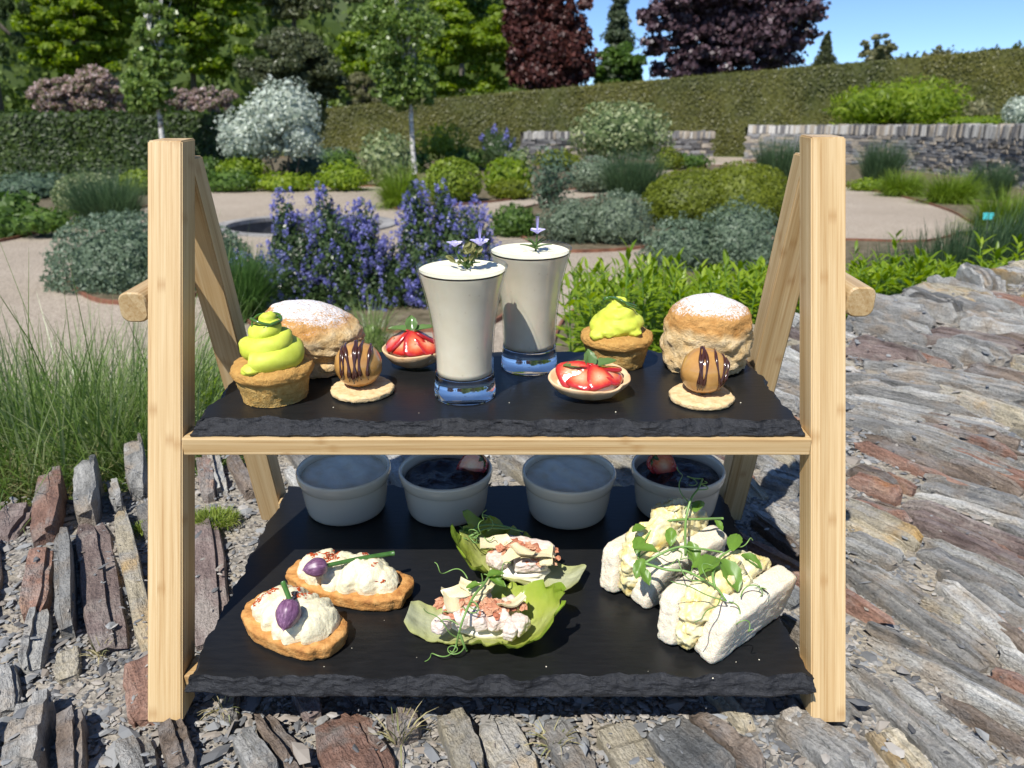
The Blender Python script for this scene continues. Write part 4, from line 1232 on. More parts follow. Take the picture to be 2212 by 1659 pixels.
# pond, plant label, stray pieces
M_kerb = noisy('mat_kerb', [(0.15, 0.145, 0.14), (0.23, 0.22, 0.21), (0.29, 0.28, 0.265)], 12, 0.8, 60, 0.4, 0.003, rnd=0.2)
M_pond = noisy('mat_pond_gravel', [(0.10, 0.09, 0.08), (0.22, 0.20, 0.18), (0.33, 0.30, 0.27)], 40, 0.9, 90, 0.6, 0.01)
pond = thing('stone_basin', 'round sunken stone basin behind the blue bushes', 'basin', loc=(PC[0], PC[1], 0))
v, f = lathe([(0.01, -0.25), (PR * 0.5, -0.245), (PR + 0.02, -0.25)], 48)
MB().add(v, f[:, ::-1]).build('basin_floor', M_pond, pond)
M_basin = noisy('mat_basin_wall', [(0.03, 0.032, 0.036), (0.07, 0.072, 0.078)], 14, 0.6, 50, 0.4, 0.004)
v, f = lathe([(PR, -0.26), (PR, 0.0), (PR + 0.001, 0.001)], 64)
MB().add(v, f[:, ::-1]).build('basin_wall', M_basin, pond)
nk = 26
for k in range(nk):
    a0 = 2 * math.pi * k / nk + 0.004; a1 = 2 * math.pi * (k + 1) / nk - 0.004
    th = np.linspace(a0, a1, 5); rows = []
    for rr_, z in ((PR - 0.015, -0.03), (PR - 0.015, 0.022), (PR + 0.15, 0.024), (PR + 0.15, 0.0)):
        rows.append(np.stack([np.cos(th) * rr_, np.sin(th) * rr_, np.full(5, z)], 1))
    fc = [tuple(q) for q in grid_faces(4, 5)] + [(0, 5, 10, 15), (19, 14, 9, 4)]
    MB().add(np.concatenate(rows), fc).build('kerb_stone', M_kerb, pond)
lp = AT(2145, 470, 7.4)
M_teal = plain('mat_teal', (0.06, 0.42, 0.42), 0.4)
lab = thing('plant_label', 'small teal plant label in the lime clump at the right edge', 'label', loc=(lp[0], lp[1], 0.0))
v, f = box(-0.05, 0.05, -0.003, 0.003, lp[2] - 0.02, lp[2] + 0.045, 0.002)
MB().add(v, f).build('plate', M_teal, lab, M=Matrix.Rotation(-0.2, 4, 'X'))
v, f = box(-0.008, 0.008, 0.004, 0.008, -0.05, lp[2], 0)
MB().add(v, f).build('stake', plain('mat_stake', (0.1, 0.1, 0.1), 0.5), lab, M=Matrix.Rotation(-0.2, 4, 'X'))
# ------------------------------------------------------------------ bamboo stand
def bamboomat(name, tint=0.72):
    m, nt, b, out = newmat(name)
    tc = nt.nodes.new('ShaderNodeTexCoord')
    oi = nt.nodes.new('ShaderNodeObjectInfo')
    sep = nt.nodes.new('ShaderNodeSeparateXYZ'); nt.links.new(tc.outputs['Object'], sep.inputs[0])
    rnd = math_(nt, 'MULTIPLY', oi.outputs['Random'], 13.0)
    # laminated strips across
    sx = math_(nt, 'FLOOR', math_(nt, 'ADD', math_(nt, 'MULTIPLY', math_(nt, 'ADD', sep.outputs[0], math_(nt, 'MULTIPLY', sep.outputs[1], 0.6)), 190.0), rnd))
    wn_ = nt.nodes.new('ShaderNodeTexWhiteNoise'); wn_.noise_dimensions = '1D'; nt.links.new(sx, wn_.inputs['W'])
    cmb = nt.nodes.new('ShaderNodeCombineXYZ')
    nt.links.new(math_(nt, 'ADD', math_(nt, 'MULTIPLY', sep.outputs[0], 900.0), rnd), cmb.inputs[0])
    nt.links.new(math_(nt, 'MULTIPLY', sep.outputs[1], 900.0), cmb.inputs[1])
    nt.links.new(math_(nt, 'ADD', math_(nt, 'MULTIPLY', sep.outputs[2], 14.0), math_(nt, 'MULTIPLY', wn_.outputs[0], 50.0)), cmb.inputs[2])
    fib = noise(nt, cmb.outputs[0], 1.0, 5, 0.65, 0.3)
    cm2 = nt.nodes.new('ShaderNodeCombineXYZ')
    nt.links.new(math_(nt, 'ADD', math_(nt, 'MULTIPLY', sep.outputs[0], 430.0), rnd), cm2.inputs[0])
    nt.links.new(math_(nt, 'MULTIPLY', sep.outputs[1], 430.0), cm2.inputs[1])
    nt.links.new(math_(nt, 'ADD', math_(nt, 'MULTIPLY', sep.outputs[2], 5.0), math_(nt, 'MULTIPLY', wn_.outputs[0], 90.0)), cm2.inputs[2])
    fib2 = noise(nt, cm2.outputs[0], 1.0, 3, 0.6)
    c = ramp(nt, [(0.30, (0.42 * tint, 0.225 * tint, 0.080 * tint)), (0.44, (0.64 * tint, 0.435 * tint, 0.205 * tint)), (0.60, (0.76 * tint, 0.57 * tint, 0.315 * tint))], math_(nt, 'MULTIPLY_ADD', fib2, 0.55, math_(nt, 'MULTIPLY', fib, 0.45)))
    st = ramp(nt, [(0.0, (0.86, 0.81, 0.74)), (1.0, (1.08, 1.09, 1.12))], wn_.outputs[0])
    col = mixc(nt, 1.0, c.outputs[0], st.outputs[0], 'MULTIPLY')
    # growth nodes of the cane
    zz = math_(nt, 'ADD', math_(nt, 'MULTIPLY', sep.outputs[2], 5.2), math_(nt, 'MULTIPLY', wn_.outputs[0], 7.0))
    fr = math_(nt, 'ABSOLUTE', math_(nt, 'SUBTRACT', math_(nt, 'FRACT', zz), 0.5))
    knot = ramp(nt, [(0.0, (1, 1, 1)), (0.03, (0, 0, 0))], math_(nt, 'ADD', fr, math_(nt, 'MULTIPLY', math_(nt, 'SUBTRACT', fib, 0.5), 0.05)))
    col = mixc(nt, math_(nt, 'MULTIPLY', knot.outputs[0], 0.55), col, (0.45 * tint, 0.25 * tint, 0.09 * tint))
    nt.links.new(col, b.inputs['Base Color'])
    b.inputs['Roughness'].default_value = 0.42
    b.inputs['Specular IOR Level'].default_value = 0.35
    bump(nt, b, fib, 0.25, 0.0004)
    return m
BAM = bamboomat('mat_bamboo')
BAM2 = bamboomat('mat_bamboo_end', 0.62)

SROOT = Vector((-0.0098, 0.49, FOOT))
stand = thing('bamboo_stand', 'two-tier A-frame bamboo stand holding two slate boards', 'stand', M=SM @ Matrix.Translation(SROOT))
def prism_x(poly, x0, x1, bev=0.0009):
    """polygon (y,z) extruded along x, bevelled"""
    import bmesh
    bm = bmesh.new()
    a = [bm.verts.new((x0, p[0], p[1])) for p in poly]; c = [bm.verts.new((x1, p[0], p[1])) for p in poly]
    n = len(poly)
    bm.faces.new(a[::-1]); bm.faces.new(c)
    for i in range(n): bm.faces.new((a[i], a[(i + 1) % n], c[(i + 1) % n], c[i]))
    bmesh.ops.recalc_face_normals(bm, faces=bm.faces)
    if bev: bmesh.ops.bevel(bm, geom=list(bm.edges), offset=bev, segments=2, affect='EDGES')
    return bm_out(bm)
TH, WL = 0.0208, 0.022
HT = 0.3420
def leg(x, y0, th, back, H, w_):
    s = math.tan(R(th)); c = math.cos(R(th))
    if not back: poly = [(0, 0), (TH, TH * s), (TH, H / c + TH * s), (0, H / c)]; M = Matrix.Rotation(-R(th), 4, 'X')
    else: poly = [(0, 0), (TH, -TH * s), (TH, H / c - TH * s), (0, H / c)]; M = Matrix.Rotation(R(th), 4, 'X')
    v, f = prism_x(poly, -w_ / 2, w_ / 2)
    MB().add(v, f).build('leg', BAM, stand, M=Matrix.Translation(Vector((x, y0, FOOT)) - SROOT) @ M)
XL, XR = -0.2200, 0.2006
leg(XL, 0.371, 22, False, HT, WL); leg(XR, 0.371, 22, False, HT + 0.0022, WL)
leg(XL, 0.609, 15.2, True, HT - 0.012, WL - 0.0012); leg(XR, 0.609, 15.2, True, HT - 0.010, WL - 0.0012)
def rail(x0, x1, y0, y1, z0, z1, name='rail', mat=None):
    L = x1 - x0
    v, f = box(-(z1 - z0) / 2, (z1 - z0) / 2, -(y1 - y0) / 2, (y1 - y0) / 2, -L / 2, L / 2, 0.0008)
    M = Matrix.Translation(Vector(((x0 + x1) / 2, (y0 + y1) / 2, (z0 + z1) / 2)) - SROOT) @ Matrix.Rotation(R(90), 4, 'Y')
    MB().add(v, f).build(name, mat or BAM, stand, M=M)
XI0, XI1 = XL + WL / 2 + 0.0002, XR - WL / 2 - 0.0002
TU, TL = 0.0095, 0.0125
rail(XI0, XI1, 0.4365, 0.4570, ZU - TU - 0.0118, ZU - TU - 0.0003, 'shelf_rail')
rail(XI0, XI1, 0.5640, 0.5840, ZU - TU - 0.0118, ZU - TU - 0.0003, 'shelf_rail')
rail(XI0, XI1, 0.3835, 0.4035, ZL - TL - 0.0118, ZL - TL - 0.0003, 'shelf_rail')
rail(XI0, XI1, 0.5960, 0.6150, ZL - TL - 0.0118, ZL - TL - 0.0003, 'shelf_rail')
def side_bar(x0, x1, y0, y1, z0, z1):
    import bmesh
    w_, h = x1 - x0, z1 - z0
    pts = []
    rr = 0.006
    for cx, cz, a0 in ((w_ / 2 - rr, h / 2 - rr, 0), (-w_ / 2 + rr, h / 2 - rr, 90), (-w_ / 2 + rr, -h / 2 + rr, 180), (w_ / 2 - rr, -h / 2 + rr, 270)):
        for k in range(6):
            a = R(a0 + 18 * k); pts.append((cx + rr * math.cos(a), cz + rr * math.sin(a)))
    n = len(pts); L = y1 - y0; v = []; f = []
    for z, s in ((-L / 2, 0.9), (-L / 2 + 0.0012, 1.0), (L / 2 - 0.0012, 1.0), (L / 2, 0.9)):
        v += [(p[0] * s, p[1] * s, z) for p in pts]
    f = [tuple(q) for q in grid_faces(4, n, False, True)] + [tuple(range(n))[::-1], tuple(3 * n + i for i in range(n))]
    M = Matrix.Translation(Vector(((x0 + x1) / 2, (y0 + y1) / 2, (z0 + z1) / 2)) - SROOT) @ Matrix.Rotation(R(90), 4, 'X')
    MB().add(v, f).build('side_bar', BAM2, stand, M=M)
side_bar(XL - WL / 2 - 0.0183, XL - WL / 2 - 0.0003, 0.470, 0.575, -0.1475, -0.1280)
side_bar(XR + WL / 2 + 0.0003, XR + WL / 2 + 0.0183, 0.470, 0.575, -0.1440, -0.1245)

# ------------------------------------------------------------------ slate boards
def boardmat(name, edge):
    m, nt, b, out = newmat(name)
    v = coords(nt, 'Object', (60, 300, 60)); v2 = coords(nt)
    st = noise(nt, v, 1.0, 5, 0.6)
    fine = noise(nt, v2, 700, 3, 0.6)
    if not edge:
        r = ramp(nt, [(0.3, (0.008, 0.0082, 0.0085)), (0.7, (0.0115, 0.0117, 0.0122))], st)
        nt.links.new(ramp(nt, [(0.3, (0.31, 0.31, 0.31)), (0.7, (0.39, 0.39, 0.39))], st).outputs[0], b.inputs['Roughness'])
        bump(nt, b, math_(nt, 'MULTIPLY_ADD', fine, 0.25, st), 0.22, 0.0005)
    else:
        n2 = noise(nt, coords(nt, 'Object', (1, 1, 3)), 190, 6, 0.7)
        r = ramp(nt, [(0.3, (0.008, 0.0085, 0.010)), (0.62, (0.020, 0.021, 0.025)), (0.75, (0.055, 0.057, 0.062))], n2)
        b.inputs['Roughness'].default_value = 0.55
        bump(nt, b, n2, 0.9, 0.0016)
    b.inputs['Specular IOR Level'].default_value = 0.33
    nt.links.new(r.outputs[0], b.inputs['Base Color'])
    return m
BOARD = [boardmat('mat_board_face', False), boardmat('mat_board_edge', True)]
def board(label, x0, x1, y0, y1, ztop, th, seed, cham, chip):
    cx, cy = (x0 + x1) / 2, (y0 + y1) / 2; a, b_ = (x1 - x0) / 2, (y1 - y0) / 2
    per = []
    stp = 0.0011
    for (p, q) in (((-a, -b_), (a, -b_)), ((a, -b_), (a, b_)), ((a, b_), (-a, b_)), ((-a, b_), (-a, -b_))):
        p = np.array(p); q = np.array(q); n = int(np.linalg.norm(q - p) / stp)
        for k in range(n): per.append(p + (q - p) * k / n)
    per = np.array(per); n = len(per)
    # inward direction of the side (diagonal at corners)
    inn = np.zeros((n, 2)); dx = a - np.abs(per[:, 0]); dy = b_ - np.abs(per[:, 1])
    inn[:, 0] = -np.sign(per[:, 0]) * np.clip(1 - dx / 0.006, 0, 1); inn[:, 1] = -np.sign(per[:, 1]) * np.clip(1 - dy / 0.006, 0, 1)
    p3 = np.hstack([per, np.zeros((n, 1))])
    K = 9; rows = []
    broad = np.abs(fbm(p3 * 28, 3, seed)); rag = fbm(p3 * 110, 3, seed + 3)
    for k in range(K):
        q = k / (K - 1)
        flake = fbm(np.hstack([per * 150, np.full((n, 1), q * 3.2)]), 3, seed + 7)
        stepn = np.round(fbm(np.hstack([per * 70, np.full((n, 1), q * 2.5)]), 2, seed + 9) * 3) / 3
        ins = cham * (1 - q) ** 1.1 * (0.7 + 1.1 * broad + 0.35 * rag) + 0.0007 * flake + 0.0011 * stepn + 0.0005 * rag
        ins = ins + chip * np.clip(fbm(p3 * 16 + 5, 2, seed + 11) - 0.35, 0, 1) * (q ** 2) * 2.5
        if k == K - 1: ins = ins + 0.001
        z = -th * q - (0 if k in (0,) else 0.0005 * flake)
        if k >= K - 2: z = z + chip * 1.2 * np.clip(fbm(p3 * 16 + 5, 2, seed + 11) - 0.3, 0, 1)
        rows.append(np.hstack([per + inn * ins[:, None], np.broadcast_to(z, (n,))[:, None]]))
    v = np.concatenate(rows)
    mb = MB()
    mb.add(v, grid_faces(K, n, False, True), 1)
    # flat top and bottom
    top = rows[0].copy(); top[:, 2] = 0.0
    mb.add(top, [tuple(range(n))], 0)
    mb.add(rows[-1], [tuple(range(n))[::-1]], 1)
    return tag(mb.build('slate_board', BOARD, M=SM @ Matrix.Translation((cx, cy, ztop))), label, 'slate board', 'slate serving boards')
board('black slate board of the upper tier carrying sweet pastries', -0.2045, 0.1860, 0.4385, 0.5790, ZU, TU, 3, 0.0050, 0.0006)
board('large black slate board of the lower tier carrying the savouries', -0.2030, 0.1872, 0.3650, 0.6080, ZL, TL, 8, 0.0045, 0.0022)
# ------------------------------------------------------------------ food on the boards
def put(name, label, cat, px, py, z, rot=0.0, group=None):
    p = SP(px, py, z + 0.0002)
    return thing(name, label, cat, M=SM @ Matrix.Translation(p) @ Matrix.Rotation(rot, 4, 'Z'), group=group)

def fixz(v, z=0.0):
    v[:, 2] = np.maximum(v[:, 2], z); return v

def soften(o, vox, it=4):
    """fuse the lumps of a soft mass into one skin"""
    m = o.modifiers.new('fuse', 'REMESH'); m.mode = 'VOXEL'; m.voxel_size = vox; m.use_smooth_shade = True
    s_ = o.modifiers.new('smooth', 'SMOOTH'); s_.factor = 0.6; s_.iterations = it
    return o

# --- shot glasses with lemon posset
def thinglass():
    m, nt, b, out = newmat('mat_thin_glass')
    tr = nt.nodes.new('ShaderNodeBsdfTransparent'); tr.inputs[0].default_value = (0.97, 0.98, 0.98, 1)
    gl = nt.nodes.new('ShaderNodeBsdfGlossy'); gl.inputs['Roughness'].default_value = 0.03
    lw_ = nt.nodes.new('ShaderNodeLayerWeight'); lw_.inputs[0].default_value = 0.5
    fr = math_(nt, 'MULTIPLY_ADD', math_(nt, 'POWER', lw_.outputs['Facing'], 5.0), 0.9, 0.04)
    mx = nt.nodes.new('ShaderNodeMixShader')
    nt.links.new(fr, mx.inputs[0]); nt.links.new(tr.outputs[0], mx.inputs[1]); nt.links.new(gl.outputs[0], mx.inputs[2])
    nt.links.new(mx.outputs[0], out.inputs[0])
    return m
M_thin = thinglass()
M_glass = plain('mat_glass', (0.98, 0.99, 1.0), 0.02, 0.5, **{'Transmission Weight': 1.0, 'IOR': 1.48})
def possetmat():
    m, nt, b, out = newmat('mat_posset')
    v = coords(nt)
    n1 = noise(nt, v, 55, 5, 0.6)
    r = ramp(nt, [(0.3, (0.63, 0.555, 0.41)), (0.7, (0.70, 0.63, 0.49))], n1)
    vo = nt.nodes.new('ShaderNodeTexVoronoi'); vo.inputs['Scale'].default_value = 170; nt.links.new(v, vo.inputs['Vector'])
    dots = ramp(nt, [(0.06, (1, 1, 1)), (0.12, (0, 0, 0))], vo.outputs['Distance'])
    c = mixc(nt, math_(nt, 'MULTIPLY', dots.outputs[0], 0.5), r.outputs[0], (0.45, 0.37, 0.25))
    nt.links.new(c, b.inputs['Base Color'])
    b.inputs['Roughness'].default_value = 0.45; b.inputs['Coat Weight'].default_value = 0.25; b.inputs['Coat Roughness'].default_value = 0.05
    b.inputs['Subsurface Weight'].default_value = 0.12; b.inputs['Subsurface Scale'].default_value = 0.003
    bump(nt, b, n1, 0.2, 0.001)
    return m
M_posset = possetmat()
M_posset_top = noisy('mat_posset_top', [(0.73, 0.685, 0.50), (0.77, 0.73, 0.56)], 70, 0.45, 130, 0.4, 0.0012, sss=0.2, sss_r=0.003)
OUT = smooth_profile([(0.0206, 0.0), (0.0210, 0.003), (0.0206, 0.008), (0.0200, 0.014), (0.0196, 0.022), (0.0200, 0.036), (0.0215, 0.052), (0.0240, 0.067), (0.0268, 0.079), (0.0296, 0.0893)], 6)
def glass(label, px, py):
    root = put('shot_glass', label, 'glass', px, py, ZU, group='shot glasses of pale lemon posset')
    zf = 0.0165; zc = 0.0868
    # solid foot
    lo = OUT[OUT[:, 1] < zf]
    prof = [(0.0005, 0.0006), (0.0198, 0.0004)] + [tuple(q) for q in lo] + [(np.interp(zf, OUT[:, 1], OUT[:, 0]), zf), (np.interp(zf, OUT[:, 1], OUT[:, 0]) - 0.0016, zf - 0.0003), (0.011, zf - 0.0022), (0.0005, zf - 0.0026)]
    v, f = lathe(prof, 64); MB().add(v, f).build('glass_foot', M_glass, root, smooth=True)
    # thin wall and rim
    up = OUT[OUT[:, 1] >= zf]
    prof = [(np.interp(zf, OUT[:, 1], OUT[:, 0]), zf)] + [tuple(q) for q in up] + [(up[-1, 0] - 0.0004, up[-1, 1] + 0.0005), (up[-1, 0] - 0.0010, up[-1, 1]), (np.interp(zc, OUT[:, 1], OUT[:, 0]) - 0.0011, zc)]
    v, f = lathe(prof, 64); MB().add(v, f).build('glass_wall', M_thin, root, smooth=True)
    # filling
    zs = np.linspace(zf + 0.0006, zc - 0.0008, 24)
    prof = [(0.0005, zf - 0.0018), (0.011, zf - 0.0015)] + [(np.interp(z, OUT[:, 1], OUT[:, 0]) - 0.0010, z) for z in zs]
    v, f = lathe(prof, 64); pos = MB().add(v, f).build('posset', M_posset, root, smooth=True)
    rt = np.interp(zc, OUT[:, 1], OUT[:, 0]) - 0.0011
    rr = np.linspace(0.0, 1, 14); th = np.linspace(0, 2 * np.pi, 64, endpoint=False)
    P = np.stack([np.outer(rr * rt, np.cos(th)), np.outer(rr * rt, np.sin(th)), np.zeros((14, 64))], 2).reshape(-1, 3)
    P[:, 2] = zc - 0.0010 + 0.0013 * np.repeat(rr ** 6, 64) + 0.0011 * fbm(P * 110, 3, int(px)) * np.repeat(1 - rr ** 4, 64)
    MB().add(P, grid_faces(14, 64, False, True)).build('posset_top', M_posset_top, pos, smooth=True)
    return root
g1 = glass('front shot glass of pale lemon posset with herb flowers on top', 1005, 851)
g2 = glass('rear shot glass of pale lemon posset with a rosemary flower on top', 1143, 790)

M_herb = leafmat('mat_herb', [(0.035, 0.075, 0.02), (0.07, 0.13, 0.03), (0.11, 0.17, 0.05)], trans=0.2, rough=0.35)
M_lilac = leafmat('mat_lilac', [(0.42, 0.40, 0.72), (0.55, 0.52, 0.80), (0.68, 0.64, 0.86)], trans=0.4)
M_bract = leafmat('mat_bract', [(0.16, 0.15, 0.04), (0.20, 0.22, 0.07), (0.24, 0.12, 0.09)], trans=0.3)
def needle(mb, p, d, l, w_, r):
    d = np.array(d, float); d /= np.linalg.norm(d)
    v, f = tube([p, np.array(p) + d * l * 0.5 + np.array([0, 0, 0.05 * l]), np.array(p) + d * l], w_, w_ * 0.35, 5, 3)
    mb.add(v, f)
def petal(mb, p, d, up, l, w_, cup=0.25):
    d = np.array(d, float); d /= np.linalg.norm(d); s = np.cross(d, up); s /= np.linalg.norm(s) + 1e-9; u = np.cross(s, d)
    P = []; n = 5
    for i in range(n):
        q = i / (n - 1); ww = w_ * (math.sin(math.pi * min(q * 0.80 + 0.12, 1)) ** 0.8)
        for e in (-1, -0.5, 0, 0.5, 1):
            P.append(np.array(p) + d * l * q + s * e * ww * 0.5 + u * (cup * ww * e * e * 0.6 - 0.25 * l * q * q * cup))
    mb.add(P, grid_faces(n, 5))
def sprig(label, glassroot, x, y, seed, bracts):
    r = np.random.default_rng(seed)
    root = thing('rosemary_sprig', label, 'herb sprig', M=glassroot.matrix_world @ Matrix.Translation((x, y, 0.0872)), group='herb flowers on the glasses')
    mb = MB()
    v, f = tube([(0, 0, -0.0008), (0.0005, 0, 0.006), (0.001, 0.001, 0.012)], 0.0009, 0.0007, 6, 3); mb.add(v, f)
    mb.build('stem', M_herb, root, smooth=True)
    nd_ = [(-1, -.1, .25), (1, -.15, .2), (-.8, .5, .45), (.9, .4, .35), (.2, -1, .1), (-.45, -.8, .3), (.6, .7, .5), (-1, .2, .8)]
    for k, d in enumerate(nd_):
        m1 = MB(); needle(m1, (0, 0, 0.0015 + 0.0008 * (k % 4)), d, r.uniform(0.008, 0.0125), 0.0009, r); m1.build('needle', M_herb, root, smooth=True)
    def flower(p, s, tall):
        m1 = MB()
        for k in range(5):
            a = k * 1.2566 + seed
            petal(m1, p, (math.cos(a), math.sin(a), 0.7), np.array([0, 0, 1.0]), 0.0065 * s, 0.0048 * s, 0.5)
        if tall:
            for k in range(3):
                v, f = tube([p, np.array(p) + np.array([0.0005 * k - 0.0005, 0, 0.006]), np.array(p) + np.array([0.001 * k - 0.001, -0.001 + 0.001 * k, 0.0125])], 0.00035, 0.0002, 4, 3); m1.add(v, f)
        m1.build('flower', M_lilac, root, smooth=True)
    if bracts:
        flower(np.array([0.0085, 0.001, 0.014]), 1.15, True); flower(np.array([-0.0075, 0, 0.0135]), 0.95, False)
        v, f = tube([(0.001, 0, 0), (0.005, 0, 0.008), (0.0085, 0.001, 0.014)], 0.0007, 0.0006, 5, 3); MB().add(v, f).build('stem', M_herb, root)
        v, f = tube([(-0.001, 0, 0), (-0.005, 0, 0.006), (-0.0075, 0, 0.0135)], 0.0007, 0.0006, 5, 3); MB().add(v, f).build('stem', M_herb, root)
        for k in range(26):
            p = np.array([r.normal(0.003, 0.0042), r.normal(0, 0.003), r.uniform(0.001, 0.0155)])
            m1 = MB(); petal(m1, p, (r.normal(), r.normal(), 1.0), np.array([r.normal(), -1, 0.3]), r.uniform(0.004, 0.0062), 0.0032, 0.6)
            m1.build('bract', M_bract, root, smooth=True)
    else:
        flower(np.array([0.001, 0.0, 0.0115]), 1.0, True)
sprig('green-pink herb sprig with two lilac flowers on the front glass', g1, 0.003, 0.003, 3, True)
sprig('dark rosemary sprig with one lilac flower on the rear glass', g2, 0.004, 0.002, 5, False)

# --- cupcakes
def cakemat():
    m, nt, b, out = newmat('mat_sponge')
    v = coords(nt)
    sep = nt.nodes.new('ShaderNodeSeparateXYZ'); nt.links.new(v, sep.inputs[0])
    n1 = noise(nt, v, 330, 6, 0.7); n2 = noise(nt, v, 1300, 3, 0.6)
    side = ramp(nt, [(0.3, (0.42, 0.22, 0.05)), (0.5, (0.58, 0.36, 0.11)), (0.7, (0.68, 0.47, 0.18))], n1)
    top = ramp(nt, [(0.3, (0.48, 0.24, 0.06)), (0.7, (0.62, 0.37, 0.11))], n1)
    c = mixc(nt, ramp(nt, [(0.45, (0, 0, 0)), (0.55, (1, 1, 1))], math_(nt, 'MULTIPLY_ADD', sep.outputs[2], 30.0, 0.0)).outputs[0], side.outputs[0], top.outputs[0])
    nt.links.new(c, b.inputs['Base Color'])
    b.inputs['Roughness'].default_value = 0.7; b.inputs['Specular IOR Level'].default_value = 0.25
    bump(nt, b, math_(nt, 'MULTIPLY_ADD', n2, 0.5, n1), 1.0, 0.0022)
    return m
M_cake = cakemat()
M_lime = noisy('mat_lime_curd', [(0.47, 0.53, 0.045), (0.56, 0.60, 0.08)], 120, 0.55, 420, 0.35, 0.0006, sss=0.15, sss_r=0.002, spec=0.35)
M_peel = plain('mat_peel', (0.05, 0.12, 0.015), 0.15, 0.6, **{'Coat Weight': 0.6})
def cupcake(label, px, py, seed, rot, tall):
    root = put('cupcake', label, 'cupcake', px, py, ZU, rot, group='cupcakes with lime green frosting')
    prof = smooth_profile([(0.0005, 0.0), (0.0185, 0.0), (0.0208, 0.0014), (0.0226, 0.009), (0.0244, 0.0155), (0.0264, 0.0180), (0.0270, 0.0205), (0.0258, 0.0235), (0.0205, 0.0260), (0.012, 0.0275), (0.0005, 0.0280)], 5)
    v, f = lathe(prof, 90)
    nrm = v / (np.linalg.norm(v, axis=1)[:, None] + 1e-6)
    v = v + nrm * (0.0009 * fbm(v * 160, 3, seed) + 0.0006 * fbm(v * 600, 3, seed + 2))[:, None]
    fixz(v)
    MB().add(v, f).build('sponge', M_cake, root, smooth=True)
    r = np.random.default_rng(seed)
    n = 70
    q = np.linspace(0, 1, n)
    if tall:
        a = q * 2 * np.pi * 2.6 + seed
        rad = 0.0138 * (1 - q) ** 0.8 + 0.0015; z = 0.0285 + 0.0225 * q ** 0.95
        prof = lambda s_: 1.0 - 0.42 * s_
        tr0 = 0.0088
    else:
        a = q * 2 * np.pi * 2.3 + seed
        rad = 0.0118 * (1 - q) ** 0.7 + 0.0012; z = 0.0275 + 0.0165 * q
        prof = lambda s_: 1.0 - 0.30 * s_
        tr0 = 0.0082
    p = np.stack([np.cos(a) * rad, np.sin(a) * rad, z], 1)
    mb = MB()
    v, f = tube(p, tr0, tr0, 20, 1, prof)
    c = np.repeat(p, 20, 0)
    nv = (v - c) / (np.linalg.norm(v - c, axis=1)[:, None] + 1e-9)
    v = v + nv * (0.0016 * fbm(v * 120, 3, seed))[:, None]
    mb.add(v, f)
    v, f = blob(p[-1] + np.array([0.001, 0, 0.002]), (0.0060, 0.0058, 0.0060), 0.2, 2, seed); mb.add(v, f)
    v, f = blob((0, 0, 0.032), (0.0125, 0.0125, 0.012), 0.1, 2, seed); mb.add(v, f)
    # a smear running over the edge
    for (x, y, z_, rx) in ((-0.0125, -0.0165, 0.0265, 0.0065), (-0.006, -0.016, 0.0285, 0.0065), (0.012, -0.010, 0.0285, 0.0065)):
        v, f = blob((x, y, z_), (rx, rx, rx * 0.62), 0.22, 2.2, seed + int(x * 1e4)); mb.add(v, f)
    fro = mb.build('frosting', M_lime, root, smooth=True)
    if not tall: soften(fro, 0.0008, 2)
    zt = p[-1, 2] + 0.0055
    t = np.linspace(0, 1, 9)
    for k in range(2 if tall else 2):
        a0 = 2.6 + k * 1.9
        if tall: pts = np.stack([0.0095 * np.cos(a0 + t * 5.2), 0.0085 * np.sin(a0 + t * 5.2), zt - 0.001 + 0.0018 * np.sin(t * 9 + k) - 0.006 * (t - 0.5 if k else 0.2) ** 2 * 4], 1)
        else: pts = np.stack([-0.011 + 0.024 * t, -0.004 + 0.004 * np.sin(t * 6 + k), zt + 0.001 - 0.012 * np.clip(t - 0.55, 0, 1) + 0.0006 * k - 0.004 * np.clip(0.3 - t, 0, 1)], 1)
        v, f = tube(pts, 0.0011, 0.0008, 6, 4); MB().add(v, f).build('peel_curl', M_peel, fro, smooth=True)
    return root
cupcake('left cupcake with tall lime green piped frosting', 596, 856, 4, 0.3, True)
cupcake('right cupcake with soft lime green frosting behind the front tart', 1329, 783, 9, -0.2, False)

